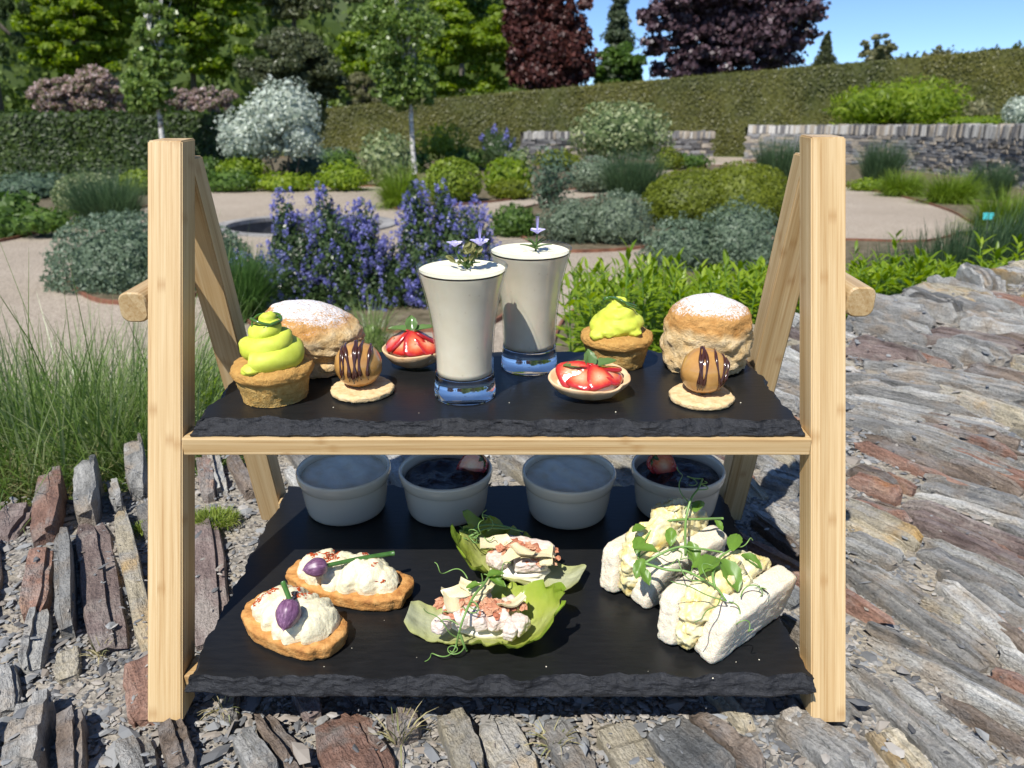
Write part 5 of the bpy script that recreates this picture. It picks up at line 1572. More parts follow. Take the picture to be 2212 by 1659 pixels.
# --- scones
def sconemat():
    m, nt, b, out = newmat('mat_scone')
    v = coords(nt)
    sep = nt.nodes.new('ShaderNodeSeparateXYZ'); nt.links.new(v, sep.inputs[0])
    g_ = nt.nodes.new('ShaderNodeNewGeometry')
    vt = nt.nodes.new('ShaderNodeVectorTransform'); vt.vector_type = 'NORMAL'; vt.convert_from = 'WORLD'; vt.convert_to = 'OBJECT'
    nt.links.new(g_.outputs['Normal'], vt.inputs[0])
    sn = nt.nodes.new('ShaderNodeSeparateXYZ'); nt.links.new(vt.outputs[0], sn.inputs[0])
    n1 = noise(nt, v, 120, 6, 0.65); n2 = noise(nt, v, 700, 4, 0.7); n3 = noise(nt, v, 45, 3, 0.5)
    side = ramp(nt, [(0.3, (0.53, 0.34, 0.14)), (0.5, (0.66, 0.48, 0.25)), (0.7, (0.73, 0.58, 0.36))], n1)
    top = ramp(nt, [(0.3, (0.44, 0.21, 0.06)), (0.7, (0.60, 0.34, 0.12))], n1)
    zf = math_(nt, 'ADD', math_(nt, 'MULTIPLY', sep.outputs[2], 22.0), math_(nt, 'MULTIPLY', math_(nt, 'SUBTRACT', n3, 0.5), 0.5))
    c = mixc(nt, ramp(nt, [(0.66, (0, 0, 0)), (0.78, (1, 1, 1))], zf).outputs[0], side.outputs[0], top.outputs[0])
    dust = math_(nt, 'ADD', math_(nt, 'MULTIPLY', math_(nt, 'SUBTRACT', sn.outputs[2], 0.66), 1.9), math_(nt, 'MULTIPLY', math_(nt, 'SUBTRACT', n2, 0.5), 2.6))
    dust = math_(nt, 'MULTIPLY', ramp(nt, [(0.08, (0, 0, 0)), (0.62, (1, 1, 1))], dust).outputs[0], ramp(nt, [(0.72, (0, 0, 0)), (0.84, (1, 1, 1))], zf).outputs[0])
    c = mixc(nt, dust, c, (0.74, 0.74, 0.755))
    nt.links.new(c, b.inputs['Base Color'])
    b.inputs['Roughness'].default_value = 0.85; b.inputs['Specular IOR Level'].default_value = 0.15
    bump(nt, b, math_(nt, 'MULTIPLY_ADD', n2, 0.4, n1), 1.0, 0.0030)
    return m
M_scone = sconemat()
def scone(label, px, py, seed, prof, sx, sy, rot, shear):
    root = put('scone', label, 'scone', px, py, ZU, rot, group='scones dusted with icing sugar')
    v, f = lathe(smooth_profile(prof, 8), 110)
    zq = v[:, 2] / 0.048
    side = np.clip(1.25 - zq, 0.15, 1)
    nr = v.copy(); nr[:, 2] = (nr[:, 2] - 0.022) * 0.8; nr /= np.linalg.norm(nr, axis=1)[:, None] + 1e-6
    crag = fbm(v * np.array([70, 70, 120]), 4, seed)
    v = v + nr * (0.0023 * crag * side + 0.0013 * fbm(v * 260, 3, seed + 4) * side + 0.0018 * fbm(v * 40, 2, seed + 8))[:, None]
    v[:, 0] *= sx; v[:, 1] *= sy
    v[:, 2] *= 1 + shear * v[:, 0] / 0.03
    v[:, 0] += shear * 0.25 * v[:, 2]
    fixz(v)
    MB().add(v, f).build('crumb', M_scone, root, smooth=True)
scone('right tall round scone dusted with icing sugar', 1520, 789, 5, [(0.0005, 0), (0.026, 0.0), (0.0295, 0.003), (0.0308, 0.012), (0.0312, 0.026), (0.0305, 0.037), (0.0280, 0.0450), (0.019, 0.0508), (0.008, 0.0528), (0.0005, 0.0530)], 1.0, 1.0, 0.4, 0.0)
scone('left lopsided pale scone dusted with icing sugar', 684, 792, 12, [(0.0005, 0), (0.025, 0.0), (0.0285, 0.003), (0.0285, 0.010), (0.027, 0.0125), (0.031, 0.018), (0.0335, 0.027), (0.0315, 0.036), (0.023, 0.044), (0.010, 0.048), (0.0005, 0.0485)], 1.10, 0.95, 0.0, -0.10)

# --- choux balls on shortbread
M_short = noisy('mat_shortbread', [(0.52, 0.34, 0.15), (0.63, 0.45, 0.23), (0.69, 0.53, 0.31)], 220, 0.85, 600, 0.6, 0.001)
M_choux = noisy('mat_choux', [(0.36, 0.17, 0.04), (0.47, 0.25, 0.07), (0.54, 0.31, 0.10)], 45, 0.30, 130, 0.2, 0.0008, coat=0.8)
M_choc = plain('mat_chocolate', (0.050, 0.016, 0.010), 0.22, 0.5, **{'Coat Weight': 0.5})
def choux(label, px, py, seed, off, rot):
    root = put('choux_biscuit', label, 'choux ball', px, py, ZU, rot, group='striped choux balls on shortbread')
    v, f = slab(ellipse(0.0215, 0.0215, 80, 2, 0.02, 4, seed), 0.0042, 0.0012, 6, 0.0006, 420, seed)
    MB().add(v, f).build('shortbread', M_short, root, smooth=True)
    c = np.array([off[0], off[1], 0.0042 + 0.0150]); rb = 0.0160
    v, f = blob(c, (rb, rb, rb * 0.98), 0.035, 2.0, seed, 30, 40)
    fixz(v, 0.0038)
    ball = MB().add(v, f).build('choux', M_choux, root, smooth=True)
    r = np.random.default_rng(seed)
    for x in np.sort(r.uniform(-0.78, 0.78, 7)):
        n = 22
        b0, b1 = r.uniform(-0.75, -0.35), r.uniform(1.9, 2.3)
        t = np.linspace(b0, b1, n)
        xx = x * rb + 0.0011 * np.sin(t * 2 + r.uniform(0, 6)) + 0.0010 * t * r.normal(0, 1)
        xx = np.clip(xx, -rb * 0.93, rb * 0.93)
        rr = np.sqrt(rb ** 2 - xx ** 2)
        d = np.stack([xx, -np.cos(t) * rr, np.sin(t) * rr], 1)
        d = d / rb
        k = rb * (1 + 0.035 * fbm(d * 2.0 + seed * 3.1, 2, seed)) + 0.0001
        p = c + d * k[:, None]
        wv = r.uniform(0.0009, 0.0016)
        v, f = tube(p, wv, wv, 8, 1, lambda s_: np.clip(np.minimum(s_ * 9, (1 - s_) * 9), 0.25, 1) * (0.85 + 0.3 * np.sin(s_ * 14)))
        MB().add(v, f).build('chocolate_stripe', M_choc, ball, smooth=True)
choux('left chocolate striped choux ball on a shortbread round', 784, 846, 3, (-0.0018, 0.0028), 0.15)
choux('right chocolate striped choux ball on a shortbread round', 1514, 862, 8, (0.001, 0.0035), -0.1)

# --- strawberry tarts
def berrymat():
    m, nt, b, out = newmat('mat_strawberry_slice')
    uv = nt.nodes.new('ShaderNodeUVMap'); sep = nt.nodes.new('ShaderNodeSeparateXYZ'); nt.links.new(uv.outputs[0], sep.inputs[0])
    n1 = noise(nt, coords(nt, 'Object'), 260, 3, 0.6)
    q = math_(nt, 'ADD', sep.outputs[0], math_(nt, 'MULTIPLY', math_(nt, 'SUBTRACT', n1, 0.5), 0.35))
    r = ramp(nt, [(0.10, (0.76, 0.38, 0.22)), (0.50, (0.66, 0.15, 0.06)), (0.78, (0.52, 0.030, 0.018)), (1.0, (0.33, 0.008, 0.010))], q)
    nt.links.new(r.outputs[0], b.inputs['Base Color'])
    b.inputs['Roughness'].default_value = 0.2; b.inputs['Coat Weight'].default_value = 1.0; b.inputs['Coat Roughness'].default_value = 0.05
    b.inputs['Subsurface Weight'].default_value = 0.15; b.inputs['Subsurface Scale'].default_value = 0.003
    bump(nt, b, noise(nt, coords(nt), 420, 2, 0.5), 0.35, 0.0008)
    return m
M_slice = berrymat()
M_shell = noisy('mat_tart_shell', [(0.50, 0.28, 0.12), (0.63, 0.41, 0.22), (0.68, 0.49, 0.30)], 90, 0.75, 420, 0.35, 0.0007)
M_custard = noisy('mat_tart_cream', [(0.80, 0.62, 0.48), (0.84, 0.72, 0.58)], 120, 0.4, 200, 0.3, 0.0008)
M_mint = leafmat('mat_mint', [(0.06, 0.12, 0.025), (0.10, 0.18, 0.045), (0.15, 0.23, 0.07)], trans=0.2, rough=0.22, spec=0.8)
def with_uv(o, uvs):
    me = o.data; l = me.uv_layers.new(name='UVMap')
    idx = np.zeros(len(me.loops), np.int32); me.loops.foreach_get('vertex_index', idx)
    l.data.foreach_set('uv', np.asarray(uvs, np.float32)[idx].ravel())
def berry_slice(parent, M, w_, h, th, seed):
    n = 28; t = np.linspace(0, 2 * np.pi, n, endpoint=False)
    x = np.sin(t) * (0.5 + 0.12 * np.cos(t)) * w_; y = (-np.cos(t) * 0.5 + 0.08 * np.cos(2 * t)) * h
    rows = []; uvs = []
    for s, z, u in ((0.02, 0, .0), (0.55, 0, .55), (0.93, 0, .93), (1.0, th * 0.25, 1), (1.0, th * 0.7, 1), (0.93, th * 1.0, .93), (0.72, th * 1.12, .72), (0.45, th * 1.16, .45), (0.2, th * 1.17, .2), (0.02, th * 1.17, 0.0)):
        rows.append(np.stack([x * s, y * s, np.full(n, z)], 1)); uvs += [(u, 0)] * n
    v = np.concatenate(rows); v = v + 0.0003 * np.stack([fbm(v * 200, 2, seed + k) for k in range(3)], 1)
    v[:, 2] -= 9.0 * v[:, 0] ** 2
    f = [tuple(q) for q in grid_faces(10, n, False, True)] + [tuple(range(n))[::-1], tuple(9 * n + i for i in range(n))]
    o = MB().add(v, f).build('strawberry_slice', M_slice, parent, smooth=True, M=M)
    with_uv(o, uvs)
def mint_leaf(parent, M, l, w_, name='mint_leaf', mat=None):
    P = []; nu, nv = 9, 7
    for i in range(nu):
        q = i / (nu - 1); ww = w_ * (math.sin(math.pi * (q * 0.93 + 0.05)) ** 0.75) * (1 + 0.06 * (-1) ** i)
        for j in range(nv):
            e = j / (nv - 1) * 2 - 1
            P.append((e * ww / 2, q * l, 0.22 * abs(e) * ww - 0.35 * l * q * q * 0.5 + 0.0004 * math.sin(9 * q + 5 * abs(e))))
    MB().add(P, grid_faces(nu, nv)).build(name, mat or M_mint, parent, smooth=True, M=M)
def tart(label, px, py, seed, rot, a, b_, tilt, H=0.0145):
    root = put('strawberry_tart', label, 'tart', px, py, ZU, rot, group='strawberry tarts')
    root.matrix_world = root.matrix_world @ Matrix.Translation((0, 0, 0.0022)) @ Matrix.Rotation(tilt, 4, 'X')
    t = np.linspace(0, 2 * np.pi, 72, endpoint=False)
    wav = 1 + 0.025 * np.cos(5 * t + seed) + 0.05 * np.exp(-((t - 5.6) / 0.16) ** 2) * -1.5
    rows = []
    for s, z in ((0.02, 0), (0.5, 0), (0.58, 0.0008), (0.80, 0.0045), (0.94, 0.009), (1.0, 0.0122), (0.985, 0.0132), (0.93, 0.0128), (0.86, 0.0098), (0.5, 0.0085), (0.02, 0.0085)):
        k = wav if s > 0.6 else np.ones_like(t)
        rows.append(np.stack([a * s * k * np.cos(t), b_ * s * k * np.sin(t), np.full_like(t, z) + (0.0008 * np.sin(4 * t + seed) if s > 0.75 else 0)], 1))
    v = np.concatenate(rows); v = v + 0.00035 * np.stack([fbm(v * 260, 2, seed + k) for k in range(3)], 1)
    f = [tuple(q) for q in grid_faces(len(rows), 72, False, True)] + [tuple(range(72))[::-1], tuple((len(rows) - 1) * 72 + i for i in range(72))]
    MB().add(v, f[::-1]).build('pastry_shell', M_shell, root, smooth=True)
    v, f = blob((0, 0, 0.008), (a * 0.82, b_ * 0.8, 0.0075), 0.05, 2, seed, 14, 26); MB().add(v, f).build('cream_filling', M_custard, root, smooth=True)
    r = np.random.default_rng(seed)
    n = 7
    for k in range(n):
        ph = 2 * math.pi * k / n + 0.55
        base = Vector((a * 0.80 * math.cos(ph), b_ * 0.80 * math.sin(ph), 0.0112)); top = Vector((a * 0.10 * math.cos(ph), b_ * 0.06 * math.sin(ph), 0.0112 + H * 0.62))
        Y = (top - base); h = Y.length * 1.15; Y.normalize()
        out = Vector((math.cos(ph) / a, math.sin(ph) / b_, 0)); out.normalize(); X = Vector((-out.y, out.x, 0))
        Z = X.cross(Y); 
        if Z.z < 0: Z = -Z; X = -X
        M = Matrix(((X.x, Y.x, Z.x, 0), (X.y, Y.y, Z.y, 0), (X.z, Y.z, Z.z, 0), (0, 0, 0, 1)))
        M = Matrix.Translation((base + top) / 2 + Z * (0.0004 + 0.0011 * (k % 2))) @ M @ Matrix.Rotation(r.normal(0, 0.15), 4, 'Y') @ Matrix.Rotation(r.normal(0, 0.12), 4, 'Z')
        berry_slice(root, M, 0.0190 + r.uniform(-.001, .002), h, 0.0024, seed + k)
    for k, (az, el, l) in enumerate(((1.45, 0.22, 0.0185), (-1.30, 0.30, 0.0185), (0.2, 1.0, 0.0130))):
        M = Matrix.Translation((0, 0, 0.0105 + H * 0.80)) @ Matrix.Rotation(az, 4, 'Z') @ Matrix.Rotation(el, 4, 'X')
        mint_leaf(root, M, l, 0.0090)
tart('front strawberry tart with mint leaves beside the front glass', 1272, 853, 3, 0.06, 0.0278, 0.0195, R(12), 0.0110)
tart('rear strawberry tart with mint leaves left of the front glass', 895, 790, 6, -0.1, 0.0235, 0.0180, R(6), 0.0185)

# --- ramekins
M_white = plain('mat_porcelain', (0.66, 0.56, 0.42), 0.12, 0.5, **{'Coat Weight': 0.3})
M_cream = noisy('mat_clotted_cream', [(0.70, 0.58, 0.38), (0.80, 0.72, 0.55), (0.84, 0.78, 0.63)], 60, 0.5, 160, 0.4, 0.002, sss=0.1, sss_r=0.003)
M_jam = noisy('mat_jam', [(0.003, 0.0008, 0.003), (0.008, 0.0015, 0.006)], 90, 0.14, 150, 0.9, 0.004, coat=0.2, spec=0.4)
def berryskin():
    m, nt, b, out = newmat('mat_strawberry_skin')
    vo = nt.nodes.new('ShaderNodeTexVoronoi'); vo.inputs['Scale'].default_value = 420
    nt.links.new(coords(nt), vo.inputs['Vector'])
    r = ramp(nt, [(0.0, (0.62, 0.45, 0.10)), (0.18, (0.42, 0.012, 0.012)), (1.0, (0.50, 0.018, 0.015))], vo.outputs['Distance'])
    nt.links.new(r.outputs[0], b.inputs['Base Color']); b.inputs['Roughness'].default_value = 0.25; b.inputs['Coat Weight'].default_value = 0.5
    bump(nt, b, vo.outputs['Distance'], 0.6, 0.0015)
    return m
M_berry = berryskin()
def ramekin(label, px, py, seed, jam):
    root = put('ramekin', label, 'ramekin', px, py, ZL, 0.0, group='white ramekins')
    prof = smooth_profile([(0.0005, 0.0012), (0.026, 0.0012), (0.0285, 0.0), (0.0312, 0.0006), (0.0330, 0.004), (0.0345, 0.014), (0.0360, 0.0265), (0.0372, 0.0292), (0.0384, 0.0330), (0.0388, 0.0368), (0.0380, 0.0388), (0.0366, 0.0386), (0.0352, 0.0350), (0.0340, 0.0250), (0.0325, 0.0080), (0.0280, 0.0045), (0.0005, 0.0042)], 5)
    v, f = lathe(prof, 80); MB().add(v, f).build('dish', M_white, root, smooth=True)
    rt = 0.0348; zc = 0.0335
    rr = np.linspace(0.0, 1, 26); th = np.linspace(0, 2 * np.pi, 90, endpoint=False)
    P = np.stack([np.outer(rr * rt, np.cos(th)), np.outer(rr * rt, np.sin(th)), np.zeros((26, 90))], 2).reshape(-1, 3)
    rq = np.repeat(rr, 90)
    if jam: P[:, 2] = zc - 0.004 + (0.0030 * fbm(P * 95, 3, seed) + 0.0035) * (1 - rq ** 5)
    else: P[:, 2] = zc - 0.0005 + 0.0022 * (1 - rq ** 4) + (0.0016 * fbm(P * 60, 3, seed) + 0.0010 * np.sin(P[:, 0] * 260 + P[:, 1] * 190 + 2 * seed)) * (1 - rq ** 3)
    v2 = P[-90:].copy(); v2[:, 2] -= 0.012
    mb = MB().add(P, grid_faces(26, 90, False, True)); mb.build('jam' if jam else 'cream', M_jam if jam else M_cream, root, smooth=True)
    return root
rk = [ramekin('leftmost white ramekin of pale clotted cream', 750, 1095, 2, False),
      ramekin('second white ramekin from the left, holding dark jam', 966, 1097, 5, True),
      ramekin('third white ramekin from the left, holding smooth cream', 1226, 1102, 7, False),
      ramekin('rightmost white ramekin holding dark jam', 1457, 1094, 9, True)]
def half_berry(label, ram, M):
    root = thing('strawberry_half', label, 'strawberry', M=ram.matrix_world @ M, group='strawberries in the jam')
    n = 30; prof = smooth_profile([(0.0003, -0.015), (0.0045, -0.0125), (0.0085, -0.006), (0.0110, 0.002), (0.0102, 0.009), (0.006, 0.0125), (0.0003, 0.013)], 5)
    v, f = lathe(prof, 40); v[:, 1] = np.minimum(v[:, 1], 0.0012 + 0.0006 * fbm(v * 150, 2, 4))
    fl = MB().add(v, f).build('flesh', M_berry, root, smooth=True)
    t = np.linspace(0, 2 * np.pi, 26, endpoint=False)
    cut = np.stack([0.0096 * np.cos(t) * (1 - 0.35 * (np.sin(t) < 0) * np.abs(np.sin(t))), np.full(26, 0.0022), 0.0118 * np.sin(t)], 1)
    P = np.concatenate([cut * np.array([s, 1, s]) for s in (0.02, 0.4, 0.75, 1.0)])
    o = MB().add(P, grid_faces(4, 26, False, True)).build('cut_face', M_slice, fl, smooth=True); with_uv(o, [(u, 0) for u in (0, .4, .75, 1) for _ in range(26)])
    for k in range(6):
        mint_leaf(root, Matrix.Translation((0, 0, 0.0125)) @ Matrix.Rotation(k * 1.05, 4, 'Z') @ Matrix.Rotation(-0.15, 4, 'X'), 0.0085, 0.0034, 'sepal', M_herb)
half_berry('strawberry half leaning out of the jam in the second ramekin', rk[1], Matrix.Translation((0.021, 0.006, 0.0375)) @ Matrix.Rotation(R(55), 4, 'Y') @ Matrix.Rotation(R(160), 4, 'Z'))
half_berry('strawberry half at the left in the jam of the rightmost ramekin', rk[3], Matrix.Translation((-0.012, 0.002, 0.0385)) @ Matrix.Rotation(R(-48), 4, 'Y') @ Matrix.Rotation(R(200), 4, 'Z'))
# --- toasts with piped cheese
M_toast = noisy('mat_toast', [(0.32, 0.125, 0.028), (0.48, 0.225, 0.058), (0.60, 0.33, 0.11)], 130, 0.8, 380, 0.8, 0.0016)
M_cheese = noisy('mat_cream_cheese', [(0.68, 0.61, 0.40), (0.73, 0.67, 0.485)], 90, 0.5, 520, 0.6, 0.0012, sss=0.15, sss_r=0.002)
M_paprika = leafmat('mat_paprika', [(0.28, 0.035, 0.008), (0.45, 0.075, 0.015)], trans=0)
def toast(label, px, py, ang, L, W, seed, bumpx=0.0):
    root = put('cheese_toast', label, 'toast', px, py, ZL, ang, group='toasts with piped cream cheese')
    n = 110; t = np.linspace(0, 2 * np.pi, n, endpoint=False)
    o = ellipse(L / 2, W / 2, n, 2.35, 0.05, 2.2, seed)
    o *= (1 - 0.05 * np.exp(-((t - 5.75) / 0.10) ** 2) - 0.035 * np.exp(-((t - 3.55) / 0.10) ** 2))[:, None]
    o[:, 1] *= 1 + bumpx * o[:, 0] / L
    v, f = slab(o, 0.0108, 0.0012, 7, 0.00050, 380, seed, side=6)
    # underside set in a little like a cut slice
    v[:, :2] *= (0.95 + 0.05 * np.clip(v[:, 2] / 0.0115, 0, 1))[:, None]
    MB().add(v, f).build('toast_slice', M_toast, root, smooth=True)
    nu, nv = 90, 44
    U = np.linspace(0, 1, nu); V = np.linspace(0, np.pi, nv)
    P = []
    for u in U:
        e = max(0.02, 1 - abs(2 * u - 1) ** 3.2) ** 0.5
        lob = 0.76 + 0.24 * abs(math.sin(math.pi * u * 5.5 + seed)) ** 0.7
        for q in V:
            rw = W * 0.43 * e * lob * (1 + 0.05 * math.sin(3 * q + 9 * u)); rh = 0.0165 * e * (0.86 + 0.14 * abs(math.sin(math.pi * u * 5.5 + seed)))
            P.append(((u - 0.5) * L * 0.80, math.cos(q) * rw, 0.0108 + math.sin(q) ** 0.75 * rh))
    P = np.array(P)
    c = P * np.array([1, 0, 0]) + np.array([0, 0, 0.011]); nr = P - c; nr /= np.linalg.norm(nr, axis=1)[:, None] + 1e-6
    P = P + nr * (0.0018 * fbm(P * 95, 3, seed + 1) + 0.0007 * fbm(P * 420, 3, seed + 2))[:, None]
    P[:, 2] = np.maximum(P[:, 2], 0.0100)
    che = MB().add(P, grid_faces(nu, nv)).build('cream_cheese', M_cheese, root, smooth=True)
    r = np.random.default_rng(seed)
    sel = P.reshape(nu, nv, 3)[8:-8, 12:-10].reshape(-1, 3); sel = sel[fbm(sel * 85, 2, seed + 5) > 0.30]
    mb = MB(); sh, fs = uvsphere(4, 5)
    for p in sel[r.choice(len(sel), min(190, len(sel)), replace=False)]:
        s = r.uniform(0.0002, 0.0009)
        mb.add(p + np.array([0, 0, 0.0001]) + rot2(sh * np.array([s * 1.6, s, s * 0.45]), r.uniform(0, 6)), fs)
    o = mb.build('paprika', M_paprika, che); tag(o, kind='stuff')
    return root
toast('rear long toast with piped cream cheese and paprika', 755, 1274, R(-17), 0.097, 0.041, 4, 0.25)
toast('front toast with piped cream cheese and paprika', 641, 1364, R(-33), 0.079, 0.048, 11, -0.08)
def budmat():
    m, nt, b, out = newmat('mat_chive_bud')
    v = coords(nt, 'Object', (1, 1, 0.12))
    n1 = noise(nt, v, 900, 3, 0.6)
    r = ramp(nt, [(0.3, (0.075, 0.028, 0.065)), (0.55, (0.17, 0.075, 0.15)), (0.75, (0.32, 0.19, 0.27))], n1)
    nt.links.new(r.outputs[0], b.inputs['Base Color']); b.inputs['Roughness'].default_value = 0.4
    return m
M_bud = budmat()
M_chive = noisy('mat_chive', [(0.035, 0.10, 0.020), (0.065, 0.16, 0.035)], 120, 0.35, stretch=(1, 1, 0.2))
def SPt(px, py, h): return SP(px, py, ZL + h)
def chive(label, bud, stemend, tipdir, hb, hs, rb):
    B = SPt(*bud, hb); E = SPt(*stemend, hs)
    root = thing('chive_flower', label, 'chive bud', M=SM @ Matrix.Translation(B), group='chive buds on the toasts')
    prof = smooth_profile([(0.0003, -1.55), (0.10, -1.35), (0.55, -0.95), (0.95, -0.2), (0.98, 0.3), (0.75, 0.85), (0.35, 1.1), (0.0003, 1.15)], 5) * rb
    v, f = lathe(prof, 30)
    a = np.arctan2(v[:, 1], v[:, 0]); v[:, :2] *= (1 + 0.035 * np.cos(7 * a))[:, None]
    d = (E - B).normalized() if tipdir is None else Vector(tipdir).normalized()
    M = d.to_track_quat('Z', 'Y').to_matrix().to_4x4()
    MB().add(v, f).build('bud', M_bud, root, smooth=True, M=M)
    s0 = d * rb * 0.9; e = E - B
    v, f = tube([s0, (s0 * 0.5 + e * 0.5) + Vector((0, 0, 0.0006)), e], 0.0015, 0.0018, 9, 6)
    MB().add(v, f).build('stem', M_chive, root, smooth=True)
chive('chive bud lying on the rear toast with its stem pointing right', (683, 1226), (851, 1195), None, 0.0300, 0.0245, 0.0066)
chive('round chive bud on the front toast with its stem pointing back', (622, 1326), (612, 1259), (0.05, 0.75, 0.35), 0.0305, 0.0375, 0.0078)

# --- egg sandwiches
M_bread = None
def breadmat():
    m, nt, b, out = newmat('mat_white_bread')
    v = coords(nt)
    vo = nt.nodes.new('ShaderNodeTexVoronoi'); vo.inputs['Scale'].default_value = 800; nt.links.new(v, vo.inputs['Vector'])
    n1 = noise(nt, v, 800, 4, 0.75)
    r = ramp(nt, [(0.3, (0.56, 0.485, 0.345)), (0.48, (0.68, 0.61, 0.475)), (0.68, (0.72, 0.66, 0.54))], n1)
    nt.links.new(r.outputs[0], b.inputs['Base Color']); b.inputs['Roughness'].default_value = 0.85; b.inputs['Specular IOR Level'].default_value = 0.15
    b.inputs['Subsurface Weight'].default_value = 0.2; b.inputs['Subsurface Scale'].default_value = 0.002
    bump(nt, b, math_(nt, 'MULTIPLY_ADD', vo.outputs['Distance'], 0.4, n1), 0.6, 0.0011)
    return m
M_bread = breadmat()
M_egg = noisy('mat_egg_mayo', [(0.62, 0.38, 0.06), (0.66, 0.52, 0.20), (0.69, 0.59, 0.30), (0.73, 0.66, 0.42)], 110, 0.35, 240, 0.4, 0.0015, sss=0.12, sss_r=0.002, lo=0.25, hi=0.6)
M_eggwhite = plain('mat_egg_white', (0.82, 0.81, 0.76), 0.3)
def rounded_slab(L, T, H, seed, amp=0.0006, nx=44, ny=12, nz=22, p=7.0, low=1.6):
    mb = []
    v, f = uvsphere(64, 110)
    k = 1.0 / (np.sum(np.abs(v) ** p, 1) ** (1 / p))
    v = v * k[:, None] * np.array([L / 2, T / 2, H / 2])
    v = v + np.stack([amp * fbm(v * 330, 3, seed + q) + amp * low * fbm(v * 75, 2, seed + 5 + q) for q in range(3)], 1)
    return v, f
def sandwich(label, px, py, ang, L, H, seed, top):
    root = put('egg_sandwich', label, 'sandwich', px, py, ZL, ang, group='egg mayonnaise sandwiches')
    lo = 9
    for s, T, dx, hh in ((-1, 0.0175, 0.004, H), (1, 0.016, -0.003, H * 0.93)):
        v, f = rounded_slab(L, T, hh, seed + s, 0.00050, p=8.0, low=0.9)
        # front end of each slice cut on the slant
        v[:, 0] += 0.28 * v[:, 2] * (v[:, 0] < 0)
        M = Matrix.Translation((dx, s * 0.0148, hh / 2 * math.cos(0.2) + 0.0003)) @ Matrix.Rotation(-s * 0.20, 4, 'X')
        w_ = np.array([M @ Vector(q) for q in v]); fixz(w_)
        MB().add(w_, f).build('bread_slice', M_bread, root, smooth=True)
    r = np.random.default_rng(seed)
    v, f = uvsphere(90, 130)
    p_ = 3.2
    v = v / (np.sum(np.abs(v) ** p_, 1) ** (1 / p_))[:, None]
    zq = (v[:, 2] + 1) / 2
    hh = H * 0.99 + top
    P = np.stack([v[:, 0] * L * 0.49, v[:, 1] * (0.0050 + 0.0085 * zq ** 1.2), 0.002 + zq * hh], 1)
    P[:, 2] += (top * 0.8) * zq ** 2 * np.cos(np.clip((P[:, 0] - 0.006) / (L * 0.5), -1, 1) * 1.5)
    P[:, 0] += 0.26 * (P[:, 2] - H / 2) * (P[:, 0] < 0) - 0.0035 * (v[:, 0] < -0.5)
    nrm = v / np.linalg.norm(v, axis=1)[:, None]
    lump = 1 - 2.2 * np.abs(fbm(P * 85, 2, seed + 41))
    P = P + nrm * (0.0030 * lump + 0.0013 * (1 - 2 * np.abs(fbm(P * 240, 2, seed + 43))) + 0.0004 * fbm(P * 700, 2, seed))[:, None]
    fixz(P)
    MB().add(P, f).build('egg_filling', M_egg, root, smooth=True)
    for k in range(3):
        x = r.uniform(-0.30, 0.2) * L
        v, f = blob((0, 0, 0), (0.0045, 0.0028, 0.0024), 0.25, 2, seed + 200 + k, 8, 10)
        MB().add(v, f).build('egg_white_piece', M_eggwhite, root, smooth=True, M=Matrix.Translation((x, r.normal(0, 0.005), H + top * 0.9 - 0.001)) @ Matrix.Rotation(r.uniform(0, 6), 4, 'Z'))
    return root
sandwich('front egg mayonnaise sandwich at the right end of the lower board', 1561, 1350, R(40), 0.080, 0.037, 3, 0.004)
sandwich('rear egg mayonnaise sandwich heaped with filling beneath pea shoots', 1428, 1248, R(38), 0.078, 0.036, 31, 0.011)

# --- lettuce cups
def lettucemat():
    m, nt, b, out = newmat('mat_lettuce')
    uv = nt.nodes.new('ShaderNodeUVMap'); sep = nt.nodes.new('ShaderNodeSeparateXYZ'); nt.links.new(uv.outputs[0], sep.inputs[0])
    n1 = noise(nt, coords(nt, 'Object'), 90, 4, 0.6)
    q = math_(nt, 'ADD', math_(nt, 'ADD', math_(nt, 'MULTIPLY', sep.outputs[0], 0.62), math_(nt, 'MULTIPLY', math_(nt, 'ABSOLUTE', math_(nt, 'SUBTRACT', sep.outputs[1], 0.5)), 0.75)), math_(nt, 'MULTIPLY', math_(nt, 'SUBTRACT', n1, 0.5), 0.3))
    r = ramp(nt, [(0.16, (0.62, 0.64, 0.42)), (0.45, (0.58, 0.60, 0.26)), (0.72, (0.47, 0.54, 0.09)), (1.0, (0.28, 0.42, 0.03))], q)
    nt.links.new(r.outputs[0], b.inputs['Base Color']); b.inputs['Roughness'].default_value = 0.3; b.inputs['Coat Weight'].default_value = 0.2
    t = nt.nodes.new('ShaderNodeBsdfTranslucent'); nt.links.new(r.outputs[0], t.inputs['Color'])
    mx = nt.nodes.new('ShaderNodeMixShader'); mx.inputs[0].default_value = 0.4
    nt.links.new(b.outputs[0], mx.inputs[1]); nt.links.new(t.outputs[0], mx.inputs[2]); nt.links.new(mx.outputs[0], out.inputs[0])
    bump(nt, b, noise(nt, coords(nt, 'Object', (1, 1, 1)), 150, 3, 0.5), 0.5, 0.002)
    return m
M_lettuce = lettucemat()
M_chicken = noisy('mat_chicken', [(0.58, 0.42, 0.34), (0.66, 0.54, 0.46), (0.71, 0.62, 0.55)], 150, 0.5, 420, 0.5, 0.0010, stretch=(1, 0.3, 1), sss=0.1, sss_r=0.002)
M_bacon = leafmat('mat_bacon', [(0.36, 0.11, 0.06), (0.48, 0.20, 0.11), (0.52, 0.30, 0.18)], trans=0, rough=0.55)
M_parm = noisy('mat_parmesan', [(0.64, 0.54, 0.31), (0.69, 0.61, 0.40)], 90, 0.5, 500, 0.2, 0.0004, sss=0.2, sss_r=0.002)
